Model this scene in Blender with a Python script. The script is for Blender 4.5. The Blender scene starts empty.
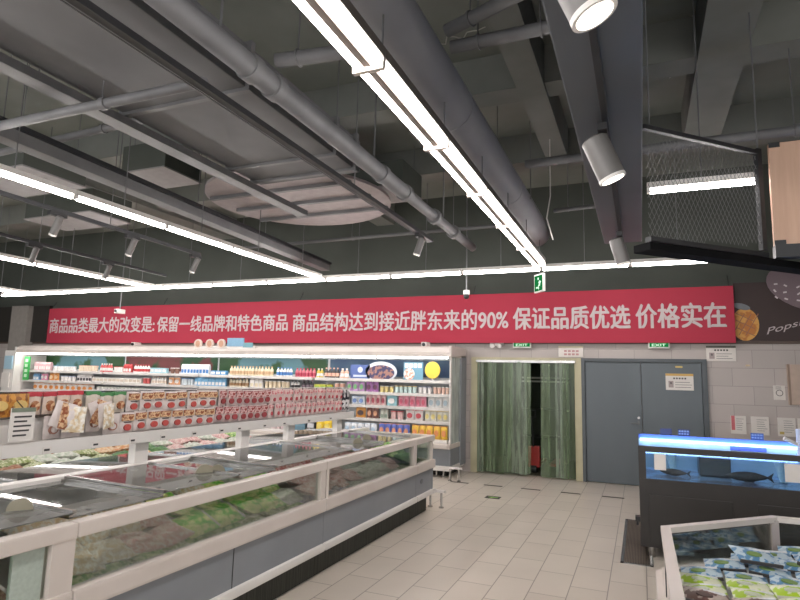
import bpy, bmesh, math, random
from mathutils import Vector, Matrix
random.seed(7)
S = bpy.context.scene
COL = S.collection
PI = math.pi

# ------------------------------------------------------------------ camera
cam_d = bpy.data.cameras.new('camera')
cam = bpy.data.objects.new('camera', cam_d)
COL.objects.link(cam)
cam_d.sensor_width = 36.0
cam_d.lens = 25.8
cam_d.clip_end = 200
def cam_rot(yaw, pitch, roll):
    cy, sy, cp, sp, cr, sr = math.cos(yaw), math.sin(yaw), math.cos(pitch), math.sin(pitch), math.cos(roll), math.sin(roll)
    B = Matrix(((1, 0, 0), (0, 0, -1), (0, 1, 0)))
    Ry = Matrix(((cy, -sy, 0), (sy, cy, 0), (0, 0, 1)))
    Rp = Matrix(((1, 0, 0), (0, cp, -sp), (0, sp, cp)))
    Rr = Matrix(((cr, -sr, 0), (sr, cr, 0), (0, 0, 1)))
    M = Rr @ Rp @ B @ Ry
    R = Matrix((M[0], -M[1], -M[2])).transposed()
    return R
cam.matrix_world = Matrix.Translation((0, 0, 1.74)) @ cam_rot(-0.398, -0.135, 0.025).to_4x4()
S.camera = cam

# ------------------------------------------------------------------ world, exposure
w = bpy.data.worlds.new('world')
S.world = w
w.use_nodes = True
bg = w.node_tree.nodes['Background']
bg.inputs[0].default_value = (0.98, 0.98, 0.99, 1)
bg.inputs[1].default_value = 0.9
S.view_settings.view_transform = 'Standard'
S.view_settings.look = 'None'
S.view_settings.gamma = 1.0
S.view_settings.use_curve_mapping = False
S.view_settings.exposure = 1.45
TUBE = 15.0        # strength of the ceiling tubes

# ------------------------------------------------------------------ materials
def lin(c):
    return tuple((v / 255 / 12.92) if v / 255 <= 0.04045 else ((v / 255 + 0.055) / 1.055) ** 2.4 for v in c)
MATS = {}
def mat(name, rgb, rough=0.5, metal=0.0, rgb2=None, scale=8.0, bump=0.0, detail=3.0, tex='noise', sharp=False, spec=0.5, stretch=None):
    if name in MATS: return MATS[name]
    if name.startswith('frozen_'): sharp, bump, scale = True, .8, scale * 1.6
    m = bpy.data.materials.new(name); m.use_nodes = True
    nt = m.node_tree; N = nt.nodes; L = nt.links
    b = N['Principled BSDF']
    b.inputs['Roughness'].default_value = rough
    b.inputs['Metallic'].default_value = metal
    b.inputs['Specular IOR Level'].default_value = spec
    c1 = lin(rgb); c2 = lin(rgb2) if rgb2 else tuple(v * 0.86 for v in c1)
    tc = N.new('ShaderNodeTexCoord')
    src = tc.outputs['Object']
    if stretch:
        mp = N.new('ShaderNodeMapping'); mp.inputs['Scale'].default_value = stretch
        L.new(src, mp.inputs['Vector']); src = mp.outputs[0]
    if tex == 'voronoi':
        t = N.new('ShaderNodeTexVoronoi'); t.inputs['Scale'].default_value = scale
        sep = N.new('ShaderNodeSeparateColor'); L.new(t.outputs['Color'], sep.inputs[0]); fac = sep.outputs[0]
    else:
        t = N.new('ShaderNodeTexNoise'); t.inputs['Scale'].default_value = scale; t.inputs['Detail'].default_value = detail
        fac = t.outputs['Fac']
    L.new(src, t.inputs['Vector'])
    r = N.new('ShaderNodeValToRGB')
    a, z = (0.47, 0.53) if sharp else (0.3, 0.7)
    if name.startswith('frozen_'): a, z = .4, .6
    r.color_ramp.elements[0].position = a; r.color_ramp.elements[0].color = (*c1, 1)
    r.color_ramp.elements[1].position = z; r.color_ramp.elements[1].color = (*c2, 1)
    L.new(fac, r.inputs[0]); L.new(r.outputs[0], b.inputs['Base Color'])
    if bump:
        bp = N.new('ShaderNodeBump'); bp.inputs['Strength'].default_value = bump; bp.inputs['Distance'].default_value = 0.02
        L.new(t.outputs[0], bp.inputs['Height']); L.new(bp.outputs[0], b.inputs['Normal'])
    MATS[name] = m
    return m
def pk(rgb, rough=0.4, rgb2=None, scale=60):      # packaging colour
    rgb = tuple(int(v * .86 + 196 * .14) for v in rgb)
    return mat('pack_%d_%d_%d_%s' % (*rgb, '' if not rgb2 else '%d_%d_%d' % tuple(rgb2)), rgb, rough, 0, rgb2, scale, sharp=bool(rgb2))
def emit(name, rgb, strength):
    if name in MATS: return MATS[name]
    m = bpy.data.materials.new(name); m.use_nodes = True
    nt = m.node_tree; nt.nodes.clear()
    e = nt.nodes.new('ShaderNodeEmission'); o = nt.nodes.new('ShaderNodeOutputMaterial')
    e.inputs[0].default_value = (*lin(rgb), 1); e.inputs[1].default_value = strength
    nt.links.new(e.outputs[0], o.inputs[0]); MATS[name] = m
    return m
def glass(name, tint=(255, 255, 255), refl=1.0, rough=0.02, diffuse=0.0, dcol=(200, 220, 210), ior=1.45, frost=False):
    if name in MATS: return MATS[name]
    m = bpy.data.materials.new(name); m.use_nodes = True
    nt = m.node_tree; nt.nodes.clear(); N = nt.nodes; L = nt.links
    o = N.new('ShaderNodeOutputMaterial'); tr = N.new('ShaderNodeBsdfTransparent'); gl = N.new('ShaderNodeBsdfGlossy')
    mx = N.new('ShaderNodeMixShader'); fr = N.new('ShaderNodeFresnel'); mu = N.new('ShaderNodeMath'); mu.operation = 'MULTIPLY'; mu.use_clamp = True
    tr.inputs[0].default_value = (*lin(tint), 1); gl.inputs['Roughness'].default_value = rough
    fr.inputs['IOR'].default_value = ior; mu.inputs[1].default_value = refl
    L.new(fr.outputs[0], mu.inputs[0]); L.new(mu.outputs[0], mx.inputs[0])
    base = tr.outputs[0]
    if diffuse:
        df = N.new('ShaderNodeBsdfDiffuse'); df.inputs[0].default_value = (*lin(dcol), 1)
        if frost:
            tl = N.new('ShaderNodeBsdfTranslucent'); tl.inputs[0].default_value = (*lin(dcol), 1); d1 = df
            df = N.new('ShaderNodeMixShader'); L.new(d1.outputs[0], df.inputs[1]); L.new(tl.outputs[0], df.inputs[2]); df.inputs[0].default_value = .6
        no = N.new('ShaderNodeTexNoise'); no.inputs['Scale'].default_value = 3.0
        mm = N.new('ShaderNodeMath'); mm.operation = 'MULTIPLY'; mm.inputs[1].default_value = diffuse * 2
        L.new(no.outputs[0], mm.inputs[0])
        m2 = N.new('ShaderNodeMixShader'); L.new(mm.outputs[0], m2.inputs[0])
        L.new(tr.outputs[0], m2.inputs[1]); L.new(df.outputs[0], m2.inputs[2]); base = m2.outputs[0]
    L.new(base, mx.inputs[1]); L.new(gl.outputs[0], mx.inputs[2]); L.new(mx.outputs[0], o.inputs[0])
    MATS[name] = m
    return m
def tiles(name, c1, c2, grout, bw, rh, mortar, axes, offs=(0, 0), rough=0.35):
    m = bpy.data.materials.new(name); m.use_nodes = True
    nt = m.node_tree; N = nt.nodes; L = nt.links; b = N['Principled BSDF']; b.inputs['Roughness'].default_value = rough
    tc = N.new('ShaderNodeTexCoord'); sp = N.new('ShaderNodeSeparateXYZ'); cb = N.new('ShaderNodeCombineXYZ')
    L.new(tc.outputs['Object'], sp.inputs[0])
    for k in (0, 1):
        ad = N.new('ShaderNodeMath'); ad.operation = 'ADD'; ad.inputs[1].default_value = 30 * (bw if k == 0 else rh) * 2 + offs[k]
        L.new(sp.outputs[axes[k]], ad.inputs[0]); L.new(ad.outputs[0], cb.inputs[k])
    br = N.new('ShaderNodeTexBrick'); br.offset = 0.5; br.squash = 1.0
    br.inputs['Scale'].default_value = 1.0; br.inputs['Brick Width'].default_value = bw; br.inputs['Row Height'].default_value = rh
    br.inputs['Mortar Size'].default_value = mortar; br.inputs['Mortar Smooth'].default_value = 0.1
    br.inputs['Color1'].default_value = (*lin(c1), 1); br.inputs['Color2'].default_value = (*lin(c2), 1); br.inputs['Mortar'].default_value = (*lin(grout), 1)
    L.new(cb.outputs[0], br.inputs['Vector'])
    no = N.new('ShaderNodeTexNoise'); no.inputs['Scale'].default_value = 1.3; no.inputs['Detail'].default_value = 5
    L.new(tc.outputs['Object'], no.inputs['Vector'])
    mr = N.new('ShaderNodeMapRange'); mr.inputs[3].default_value = 0.88; mr.inputs[4].default_value = 1.08; L.new(no.outputs[0], mr.inputs[0])
    mx = N.new('ShaderNodeMix'); mx.data_type = 'RGBA'; mx.blend_type = 'MULTIPLY'; mx.inputs[0].default_value = 1
    L.new(br.outputs['Color'], mx.inputs[6]); L.new(mr.outputs[0], mx.inputs[7]); L.new(mx.outputs[2], b.inputs['Base Color'])
    return m

# ------------------------------------------------------------------ mesh builder
class MB:
    def __init__(s): s.b = bmesh.new()
    def box(s, x0, x1, y0, y1, z0, z1, bev=0.0, M=None):
        r = bmesh.ops.create_cube(s.b, size=1.0)
        vs = r['verts']
        for v in vs:
            v.co = Vector((x0 + (v.co.x + .5) * (x1 - x0), y0 + (v.co.y + .5) * (y1 - y0), z0 + (v.co.z + .5) * (z1 - z0)))
        if bev:
            es = list({e for v in vs for e in v.link_edges})
            r2 = bmesh.ops.bevel(s.b, geom=es, offset=bev, segments=2, affect='EDGES', profile=0.7)
            vs = list({v for f in r2['faces'] for v in f.verts} | {v for v in vs if v.is_valid})
        if M: bmesh.ops.transform(s.b, matrix=M, verts=vs)
        return s
    def tube(s, p0, p1, r, r2=None, seg=12, cap=True):
        p0, p1 = Vector(p0), Vector(p1); d = p1 - p0
        q = d.to_track_quat('Z', 'Y').to_matrix().to_4x4()
        bmesh.ops.create_cone(s.b, cap_ends=cap, segments=seg, radius1=r, radius2=r if r2 is None else r2, depth=d.length,
                              matrix=Matrix.Translation((p0 + p1) / 2) @ q)
        return s
    def path(s, pts, r, seg=8):
        for a, b in zip(pts, pts[1:]): s.tube(a, b, r, seg=seg)
        return s
    def lathe(s, prof, seg=14, M=None):
        rings = []
        for r, z in prof:
            rings.append([s.b.verts.new((r * math.cos(2 * PI * k / seg), r * math.sin(2 * PI * k / seg), z)) for k in range(seg)])
        for a, b in zip(rings, rings[1:]):
            for k in range(seg):
                s.b.faces.new((a[k], a[(k + 1) % seg], b[(k + 1) % seg], b[k]))
        s.b.faces.new(list(reversed(rings[0]))); s.b.faces.new(rings[-1])
        if M: bmesh.ops.transform(s.b, matrix=M, verts=[v for g in rings for v in g])
        return s
    def prism(s, poly, z0, z1, M=None):            # polygon in xy, extruded in z
        a = [s.b.verts.new((x, y, z0)) for x, y in poly]; b = [s.b.verts.new((x, y, z1)) for x, y in poly]
        n = len(poly)
        for k in range(n): s.b.faces.new((a[k], a[(k + 1) % n], b[(k + 1) % n], b[k]))
        s.b.faces.new(list(reversed(a))); s.b.faces.new(b)
        if M: bmesh.ops.transform(s.b, matrix=M, verts=a + b)
        return s
    def pillow(s, w, h, t, n=8, wob=0.0, M=None, seal=0.06):   # pouch in xz plane, front -y, centred
        front, back = [], []
        for j in range(n + 1):
            fr, bk = [], []
            for i in range(n + 1):
                u, v = i / n, j / n
                e = max(0.0, min(1, (1 - abs(2 * u - 1)) / (1 - seal) )) * max(0.0, min(1, (1 - abs(2 * v - 1)) * 1.6 / (1 - seal)))
                d = t / 2 * (e ** 0.5) + random.uniform(-wob, wob) * e
                x, z = (u - .5) * w, (v - .5) * h
                fr.append(s.b.verts.new((x, -d - .001, z))); bk.append(s.b.verts.new((x, d * .9 + .001, z)))
            front.append(fr); back.append(bk)
        for j in range(n):
            for i in range(n):
                s.b.faces.new((front[j][i], front[j][i + 1], front[j + 1][i + 1], front[j + 1][i]))
                s.b.faces.new((back[j][i], back[j + 1][i], back[j + 1][i + 1], back[j][i + 1]))
        for k in range(n):
            s.b.faces.new((front[0][k], back[0][k], back[0][k + 1], front[0][k + 1]))
            s.b.faces.new((front[n][k], front[n][k + 1], back[n][k + 1], back[n][k]))
            s.b.faces.new((front[k][0], front[k + 1][0], back[k + 1][0], back[k][0]))
            s.b.faces.new((front[k][n], back[k][n], back[k + 1][n], front[k + 1][n]))
        if M: bmesh.ops.transform(s.b, matrix=M, verts=[v for g in front + back for r in [g] for v in r])
        return s
    def xf(s, M): bmesh.ops.transform(s.b, matrix=M, verts=s.b.verts); return s
    def build(s, name, m, parent=None, smooth=False, world=True):
        me = bpy.data.meshes.new(name)
        bmesh.ops.recalc_face_normals(s.b, faces=s.b.faces)
        if parent is not None and world:
            off = Vector(parent.location)
            p = parent.parent
            while p is not None: off += Vector(p.location); p = p.parent
            if off.length: bmesh.ops.translate(s.b, vec=-off, verts=s.b.verts)
        s.b.to_mesh(me); s.b.free()
        me.materials.append(m)
        if smooth:
            me.polygons.foreach_set('use_smooth', [True] * len(me.polygons))
            try: me.set_sharp_from_angle(angle=math.radians(40))
            except Exception: pass
        o = bpy.data.objects.new(name, me); COL.objects.link(o)
        if parent is not None: o.parent = parent
        return o
def B(*a, **k): return MB().box(*a, **k)
def thing(name, label, cat, loc=(0, 0, 0), group=None, rz=0):
    o = bpy.data.objects.new(name, None); COL.objects.link(o)
    o.location = loc; o.rotation_euler = (0, 0, rz); o['label'] = label; o['category'] = cat
    if group: o['group'] = group
    return o
def tag(o, label, cat, group=None):
    o['label'] = label; o['category'] = cat
    if group: o['group'] = group
    return o
def struct(name, mb, m, smooth=False):
    o = mb.build(name, m, None, smooth); o['kind'] = 'structure'
    return o
def dup(root, loc, rot=None, label=None, group=None, scale=None):
    r = root.copy(); COL.objects.link(r); r.location = loc
    if rot is not None: r.rotation_euler = rot
    if scale is not None: r.scale = scale
    if label: r['label'] = label
    if group: r['group'] = group
    for ch in list(root.children):
        c = ch.copy(); COL.objects.link(c); c.parent = r
        for g in list(ch.children):
            d = g.copy(); COL.objects.link(d); d.parent = c
    return r
ORD = ['first', 'second', 'third', 'fourth', 'fifth', 'sixth', 'seventh', 'eighth', 'ninth', 'tenth', 'eleventh', 'twelfth', 'thirteenth', 'fourteenth']
def text_mb(body, width, height, depth=0.006, bold=0.0, shear=0.0):
    """lettering mesh in xz plane, lower-left at the origin, facing -y"""
    cu = bpy.data.curves.new('lettering', 'FONT'); cu.body = body; cu.size = 1.0; cu.extrude = 0.01; cu.offset = bold; cu.shear = shear
    cu.resolution_u = 4
    o = bpy.data.objects.new('lettering', cu); COL.objects.link(o)
    dg = bpy.context.evaluated_depsgraph_get(); dg.update()
    me = bpy.data.meshes.new_from_object(o.evaluated_get(dg))
    bpy.data.objects.remove(o); bpy.data.curves.remove(cu)
    mb = MB(); mb.b.from_mesh(me); bpy.data.meshes.remove(me)
    xs = [v.co.x for v in mb.b.verts]; ys = [v.co.y for v in mb.b.verts]
    x0, x1, y0, y1 = min(xs), max(xs), min(ys), max(ys)
    for v in mb.b.verts:
        v.co = Vector(((v.co.x - x0) / (x1 - x0) * width, -(v.co.z + .01) / .02 * depth, (v.co.y - y0) / (y1 - y0) * height))
    return mb

# common materials
M_cream = mat('cream_metal', (214, 204, 197), 0.4, 0, (205, 195, 187), 3)
M_white = mat('white_metal', (228, 224, 220), 0.4, 0, (220, 215, 210), 3)
M_grey = mat('grey_panel', (138, 142, 147), 0.45, 0, (130, 134, 139), 2)
M_kick = mat('dark_kick', (44, 46, 40), 0.6, 0, (34, 35, 31), 6)
M_chrome = mat('chrome', (190, 188, 185), 0.25, 1.0, (170, 168, 165), 10)
M_black = mat('black_metal', (30, 30, 32), 0.45, 0, (38, 38, 40), 5)
M_ceil = mat('dark_ceiling_paint', (134, 137, 130), 0.85, 0, (118, 121, 114), 1.2)
M_beam = mat('dark_beam_paint', (134, 136, 131), 0.85, 0, (118, 120, 115), 1.5)
M_duct = mat('grey_duct', (116, 116, 118), 0.7, 0, (100, 100, 102), 1.5)
M_round = mat('round_duct_grey', (156, 156, 160), 0.6, 0, (140, 140, 144), 1.5)
M_pipe = mat('grey_pipe', (118, 118, 120), 0.55, 0, (100, 100, 102), 3)
M_tray = mat('grey_tray', (120, 120, 121), 0.55, 0, (104, 104, 106), 3)
M_dark = mat('dark_track', (42, 43, 46), 0.5, 0, (34, 35, 38), 5)
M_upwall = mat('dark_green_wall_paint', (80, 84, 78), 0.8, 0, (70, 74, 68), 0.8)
M_tube = emit('white_tube_light', (255, 249, 246), TUBE)
M_case_light = emit('case_light', (255, 252, 250), 7.0)
M_lens = emit('spot_lens', (255, 244, 230), 3.0)
M_glass = glass('clear_glass', (248, 252, 250), 0.6)
M_lid = glass('lid_glass', (250, 252, 251), 1.0, 0.02, diffuse=0.36, dcol=(240, 241, 236), frost=True)
M_paper = mat('paper', (226, 220, 214), 0.7, 0, (216, 210, 204), 4)
M_ink = mat('ink', (70, 66, 66), 0.7, 0, (58, 55, 55), 4)

# ------------------------------------------------------------------ structure
M_floor = tiles('floor_tiles', (208, 198, 186), (201, 191, 179), (142, 132, 122), 0.6, 0.305, 0.0045, (1, 0), (0.30, 0.005), 0.3)
M_wall = tiles('wall_tiles', (186, 176, 171), (178, 169, 164), (150, 140, 136), 0.6, 0.3, 0.004, (0, 2), (0.1, 0.06), 0.4)
struct('floor', B(-20, 7, -6, 11.15, -0.1, 0), M_floor)
DL, DR, DT = -3.06, 1.03, 2.18
wl = B(-20, DL, 11.0, 11.15, 0, 2.47); wl.box(DR, 7, 11.0, 11.15, 0, 2.47); wl.box(DL, DR, 11.0, 11.15, DT, 2.47)
wl.box(-1.02, DR, 11.1, 11.15, 0, DT); struct('wall_back', wl, M_wall)  # slab behind the doors: unseen backing added to block light through the gaps
struct('wall_back_upper', B(-20, 7, 11.0, 11.15, 2.47, 5.5), M_upwall)
struct('wall_left', B(-20.1, -20, -6, 11.15, 0, 5.5), M_upwall)
struct('wall_right', B(7, 7.1, -6, 11.15, 0, 5.5), M_upwall)
struct('ceiling', B(-20, 7, -6, 11.15, 5.5, 5.7), M_ceil)
struct('trim_1', B(-20, 7, 10.97, 11.0, 2.44, 2.49), mat('brown_trim', (92, 76, 68), .5))
# ceiling beams
for k, (a) in enumerate([(-1.2, -0.9, -2, 8.5), (0.62, 1.06, -2, 8.7), (-5.2, -4.8, -2, 11), (-9.4, -9.0, -2, 11), (4.3, 4.8, -2, 11)]):
    struct('ceiling_beam', B(a[0], a[1], a[2], a[3], 5.0, 5.5), M_beam)
for y0, y1 in ((2.2, 2.6), (6.15, 6.5), (8.45, 8.85), (-0.6, -0.2)):
    struct('ceiling_beam', B(-20, 7, y0, y1, 5.05, 5.5), M_beam)
col = B(-16.55, -15.85, 10.75, 10.99, 0, 3.5); struct('column', col, mat('column_paint', (150, 144, 138), .7))
struct('trim_2', B(-20, -15.2, 10.9, 10.995, 2.49, 3.5), mat('dark_board', (44, 40, 36), .7))
# storage room behind the curtain
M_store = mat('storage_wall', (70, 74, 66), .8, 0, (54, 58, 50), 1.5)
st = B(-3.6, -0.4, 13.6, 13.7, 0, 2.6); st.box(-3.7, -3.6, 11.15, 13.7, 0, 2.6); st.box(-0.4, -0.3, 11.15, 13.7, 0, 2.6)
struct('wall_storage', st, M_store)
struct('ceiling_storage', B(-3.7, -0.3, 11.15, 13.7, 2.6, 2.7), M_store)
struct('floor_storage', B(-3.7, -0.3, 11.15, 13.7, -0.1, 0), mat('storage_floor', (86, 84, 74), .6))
# doorway frames
M_yellowish = mat('curtain_frame_cream', (196, 190, 158), .5, 0, (178, 170, 140), 3)
f = B(-3.06, -2.93, 10.95, 11.1, 0, 2.18, .006); f.box(-1.12, -1.0, 10.95, 11.1, 0, 2.18, .006); f.box(-2.93, -1.12, 10.95, 11.1, 2.10, 2.18)
struct('trim_3', f, M_yellowish)
M_door = mat('steel_door_paint', (98, 106, 111), .42, 0, (90, 98, 103), 1.6, stretch=(1, 1, .4))
f = B(-1.0, -0.94, 10.95, 11.1, 0, 2.18, .004); f.box(0.95, 1.03, 10.95, 11.1, 0, 2.18, .004); f.box(-0.94, 0.95, 10.95, 11.1, 2.12, 2.18)
struct('trim_4', f, mat('steel_door_frame', (84, 90, 94), .45))
d1 = struct('door_1', B(-0.935, -0.005, 10.99, 11.04, 0.01, 2.115, .004), M_door)
h = B(-0.075, -0.04, 10.98, 10.99, 1.03, 1.1, .003); h.tube((-0.057, 10.975, 1.06), (-0.057, 10.93, 1.06), .012); h.tube((-0.05, 10.93, 1.06), (-0.19, 10.93, 1.06), .011)
h.build('door_handle', M_tray, d1)
MB().tube((-0.057, 10.97, 1.155), (-0.057, 10.99, 1.155), .022).build('lock', M_chrome, d1)
d2 = struct('door_2', B(0.005, 0.945, 10.99, 11.04, 0.01, 2.115, .004), M_door)
B(0.55, 0.66, 10.985, 10.99, 2.03, 2.06).build('door_tag', pk((210, 180, 90)), d2)

# floor drain slots
M_slot = mat('drain_metal', (72, 66, 58), .5, .3, (58, 52, 46), 20)
for k, (a, b) in enumerate([(-3.06, -2.75), (-2.48, -2.17), (-1.86, -1.55), (-1.23, -.93), (-.61, -.29)]):
    tag(B(a, b, 9.70, 9.755, 0.0, 0.004).build('drain_slot', M_slot),
        ORD[k] + ' dark drain slot in the floor before the doors, counting from the wall cooler', 'drain', 'drain slots')
g = thing('drain_grate', 'long metal drain grate in the floor beside the fish tank stand', 'drain', (-0.08, 7.3, 0))
fr = B(-.24, .06, 6.3, 6.33, 0, .006); fr.box(-.24, .06, 8.25, 8.28, 0, .006); fr.box(-.24, -.21, 6.3, 8.28, 0, .006); fr.box(.03, .06, 6.3, 8.28, 0, .006)
fr.build('grate_frame', M_chrome, g)
sl = MB()
for k in range(16): sl.box(-.205 + k * .0148, -.198 + k * .0148, 6.33, 8.25, 0.001, .005)
sl.build('grating', mat('grate_metal', (128, 116, 104), .5, .4), g)
tag(B(-.21, .03, 6.33, 8.25, 0, .0006).build('grate_pit', M_slot), '', '') if False else B(-.21, .03, 6.33, 8.25, 0, .0007).build('pit', M_slot, g)
a = thing('floor_arrow', 'small black floor sticker with a green arrow in front of the strip curtain', 'floor sticker', (-2.1, 8.78, 0))
B(-2.21, -1.99, 8.69, 8.87, 0, .002).build('sticker', M_black, a)
MB().prism([(-2.18, 8.77), (-2.1, 8.71), (-2.1, 8.745), (-2.02, 8.745), (-2.02, 8.795), (-2.1, 8.795), (-2.1, 8.83)], .002, .004).build('arrow', pk((150, 200, 90)), a)

# ------------------------------------------------------------------ strip curtain
sc = thing('strip_curtain', 'greenish clear plastic strip curtain with an open gap hanging beside the steel doors', 'strip curtain', (-2.0, 10.93, 0))
B(-2.95, -1.1, 10.9, 10.95, 2.08, 2.13, .004).build('hanging_rail', M_chrome, sc)
M_strip = [glass('curtain_plastic_%d' % k, t, .75, .12, d, c, 1.4) for k, (t, d, c) in enumerate([((206, 222, 200), .26, (140, 160, 124)), ((214, 228, 208), .36, (156, 176, 142)), ((224, 234, 222), .42, (170, 184, 162))])]
xs = [(-2.93, .13, 2, 10.92), (-2.84, .16, 0, 10.94), (-2.72, .17, 1, 10.915), (-2.58, .19, 0, 10.935), (-2.42, .17, 1, 10.91), (-2.30, .19, 2, 10.93), (-2.14, .16, 2, 10.905), (-2.03, .13, 1, 10.925),
      (-1.72, .17, 1, 10.92), (-1.58, .14, 0, 10.94), (-1.46, .13, 2, 10.91), (-1.36, .14, 1, 10.93), (-1.25, .13, 0, 10.915)]
for x0, wd, mi, y in xs:
    mb = MB(); n = 8; ph = random.uniform(0, 6)
    bot = random.uniform(.02, .06); lean = random.uniform(-.02, .02)
    fr = []
    for j in range(7):
        z = bot + (2.1 - bot) * j / 6; row = []
        for i in range(n + 1):
            u = i / n
            row.append((x0 + u * wd + lean * (1 - j / 6), y + .007 * math.sin(u * 2.6 + ph + j * .2) - .008 * (1 - j / 6) * math.sin(ph), z))
        fr.append(row)
    vv = [[mb.b.verts.new(p) for p in r] for r in fr]
    for j in range(6):
        for i in range(n): mb.b.faces.new((vv[j][i], vv[j][i + 1], vv[j + 1][i + 1], vv[j + 1][i]))
    mb.build('strip', M_strip[mi], sc, True)
pt = thing('pallet_truck', 'red hand pallet truck standing behind the gap in the strip curtain', 'pallet truck', (-1.98, 11.7, 0))
M_red = mat('red_paint', (170, 40, 36), .4)
b = B(-2.07, -1.89, 11.6, 12.7, .08, .14, .008); b.box(-1.72, -1.57, 11.9, 12.7, .08, .14, .008); b.build('fork', M_red, pt)
b = B(-2.06, -1.84, 11.5, 11.62, .1, .5, .02); b.build('pump_housing', M_red, pt)
MB().path([(-1.96, 11.52, .45), (-1.98, 11.42, 1.05)], .018).build('tiller', M_black, pt)
b = MB(); b.path([(-2.06, 11.42, 1.05), (-2.06, 11.4, 1.18), (-1.90, 11.4, 1.18), (-1.90, 11.42, 1.05), (-2.06, 11.42, 1.05)], .013); b.build('handle', M_black, pt)
b = MB(); b.tube((-2.02, 11.52, .07), (-1.90, 11.52, .07), .07); b.build('wheel', M_black, pt)
sr = thing('storage_rack', 'storage rack with white upper shelves standing in the dark room behind the strip curtain', 'rack', (-1.8, 13.2, 0))
for z in (.5, 1.1, 1.72, 1.8): B(-2.5, -1.5, 13.0, 13.5, z, z + .035).build('shelf', M_white if z > 1.5 else M_kick, sr)
for x in (-2.5, -1.54):
    for y in (13.0, 13.46): B(x, x + .04, y, y + .04, 0, 2.1).build('post', M_kick, sr)

# ------------------------------------------------------------------ banner
bn = thing('banner', 'long red banner with white Chinese slogan lettering hung across the dark upper wall', 'banner', (-6.8, 10.85, 2.45))
B(-15.1, 1.46, 10.84, 10.87, 2.45, 3.40).build('banner_sheet', mat('red_banner_cloth', (178, 60, 78), .7, 0, (172, 56, 74), .6, spec=.2), bn)
M_letter = mat('white_letters', (204, 192, 192), .6)
for body, x0, x1, z0, z1, bold in [('商品品类最大的改变是:', -15.02, -11.22, 2.72, 3.12, .012), ('保留一线品牌和特色商品', -11.12, -7.28, 2.72, 3.10, .012), ('商品结构达到接近胖东来的90%', -7.14, -2.32, 2.70, 3.10, .012),
                                   ('保证品质优选', -2.22, -.16, 2.70, 3.11, .016), ('价格实在', -.06, 1.32, 2.70, 3.12, .016)]:
    mb = text_mb(body, x1 - x0, z1 - z0, .004, 0)
    vs = list(mb.b.verts); dd = bmesh.ops.duplicate(mb.b, geom=mb.b.verts[:] + mb.b.edges[:] + mb.b.faces[:])
    bmesh.ops.translate(mb.b, vec=(bold * 1.3, -.0005, 0), verts=[v for v in dd['geom'] if isinstance(v, bmesh.types.BMVert)])
    dd = bmesh.ops.duplicate(mb.b, geom=[g_ for g_ in dd['geom']]); bmesh.ops.translate(mb.b, vec=(-bold * .65, -.0005, bold), verts=[v for v in dd['geom'] if isinstance(v, bmesh.types.BMVert)])
    mb.xf(Matrix.Translation((x0, 10.838, z0))); mb.build('lettering', M_letter, bn)
ro = MB()
for x in (-15.05, -11, -7, -3, 1.4): ro.tube((x, 10.86, 3.39), (x, 10.99, 3.6), .006, seg=6)
ro.build('tie', M_black, bn)
# mural right of the banner
mu = thing('mural', 'dark brown wall panel with a painted mango, dotted shape and white script beside the banner', 'wall mural', (2.6, 10.96, 2.47))
B(1.48, 4.5, 10.95, 10.99, 2.49, 3.46).build('panel', mat('brown_mural', (66, 52, 50), .6, 0, (58, 44, 44), 1), mu)
def ellipse(cx, cz, rx, rz, y0, y1, n=28, rot=0):
    pts = []
    for k in range(n):
        a = 2 * PI * k / n; px, pz = rx * math.cos(a), rz * math.sin(a)
        pts.append((cx + px * math.cos(rot) - pz * math.sin(rot), cz + px * math.sin(rot) + pz * math.cos(rot)))
    return MB().prism([(x, -z) for x, z in pts], 0, y1 - y0, Matrix.Translation((0, y0, 0)) @ Matrix.Rotation(-PI / 2, 4, 'X'))
ellipse(1.62, 2.76, .2, .27, 10.942, 10.95).build('mango', mat('mango_orange', (214, 160, 84), .6, 0, (188, 120, 60), 6, sharp=True), mu)
b = MB()
for dx in (-.1, 0, .1): b.box(-.006, .006, 10.939, 10.942, -.2, .2, M=Matrix.Translation((1.62 + dx, 0, 2.76)) @ Matrix.Rotation(.5, 4, 'Y'))
for dz in (-.12, 0, .12): b.box(-.15, .15, 10.939, 10.942, -.006, .006, M=Matrix.Translation((1.62, 0, 2.76 + dz)) @ Matrix.Rotation(.5, 4, 'Y'))
b.build('mango_cuts', pk((150, 92, 62)), mu)
ellipse(1.58, 3.06, .13, .05, 10.936, 10.945, rot=-.3).build('leaf', pk((112, 116, 122)), mu)
ellipse(2.55, 3.34, .62, .36, 10.942, 10.95, rot=-.35).build('fruit_shape', pk((112, 90, 96)), mu)
b = MB()
for k in range(15):
    b.box(-.025, .025, 10.938, 10.942, -.012, .012, M=Matrix.Translation((2.08 + (k % 5) * .15 + random.uniform(-.03, .03), 0, 3.42 - (k // 5) * .11 - (k % 5) * .03)) @ Matrix.Rotation(random.uniform(-1, 1), 4, 'Y'))
b.build('seed_dots', pk((226, 214, 214)), mu)
t = text_mb('Popsicle', .8, .13, .004, 0.0, .4); t.xf(Matrix.Translation((1.93, 10.948, 2.56)) @ Matrix.Rotation(-.3, 4, 'Y')); t.build('lettering', M_letter, mu)

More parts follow.
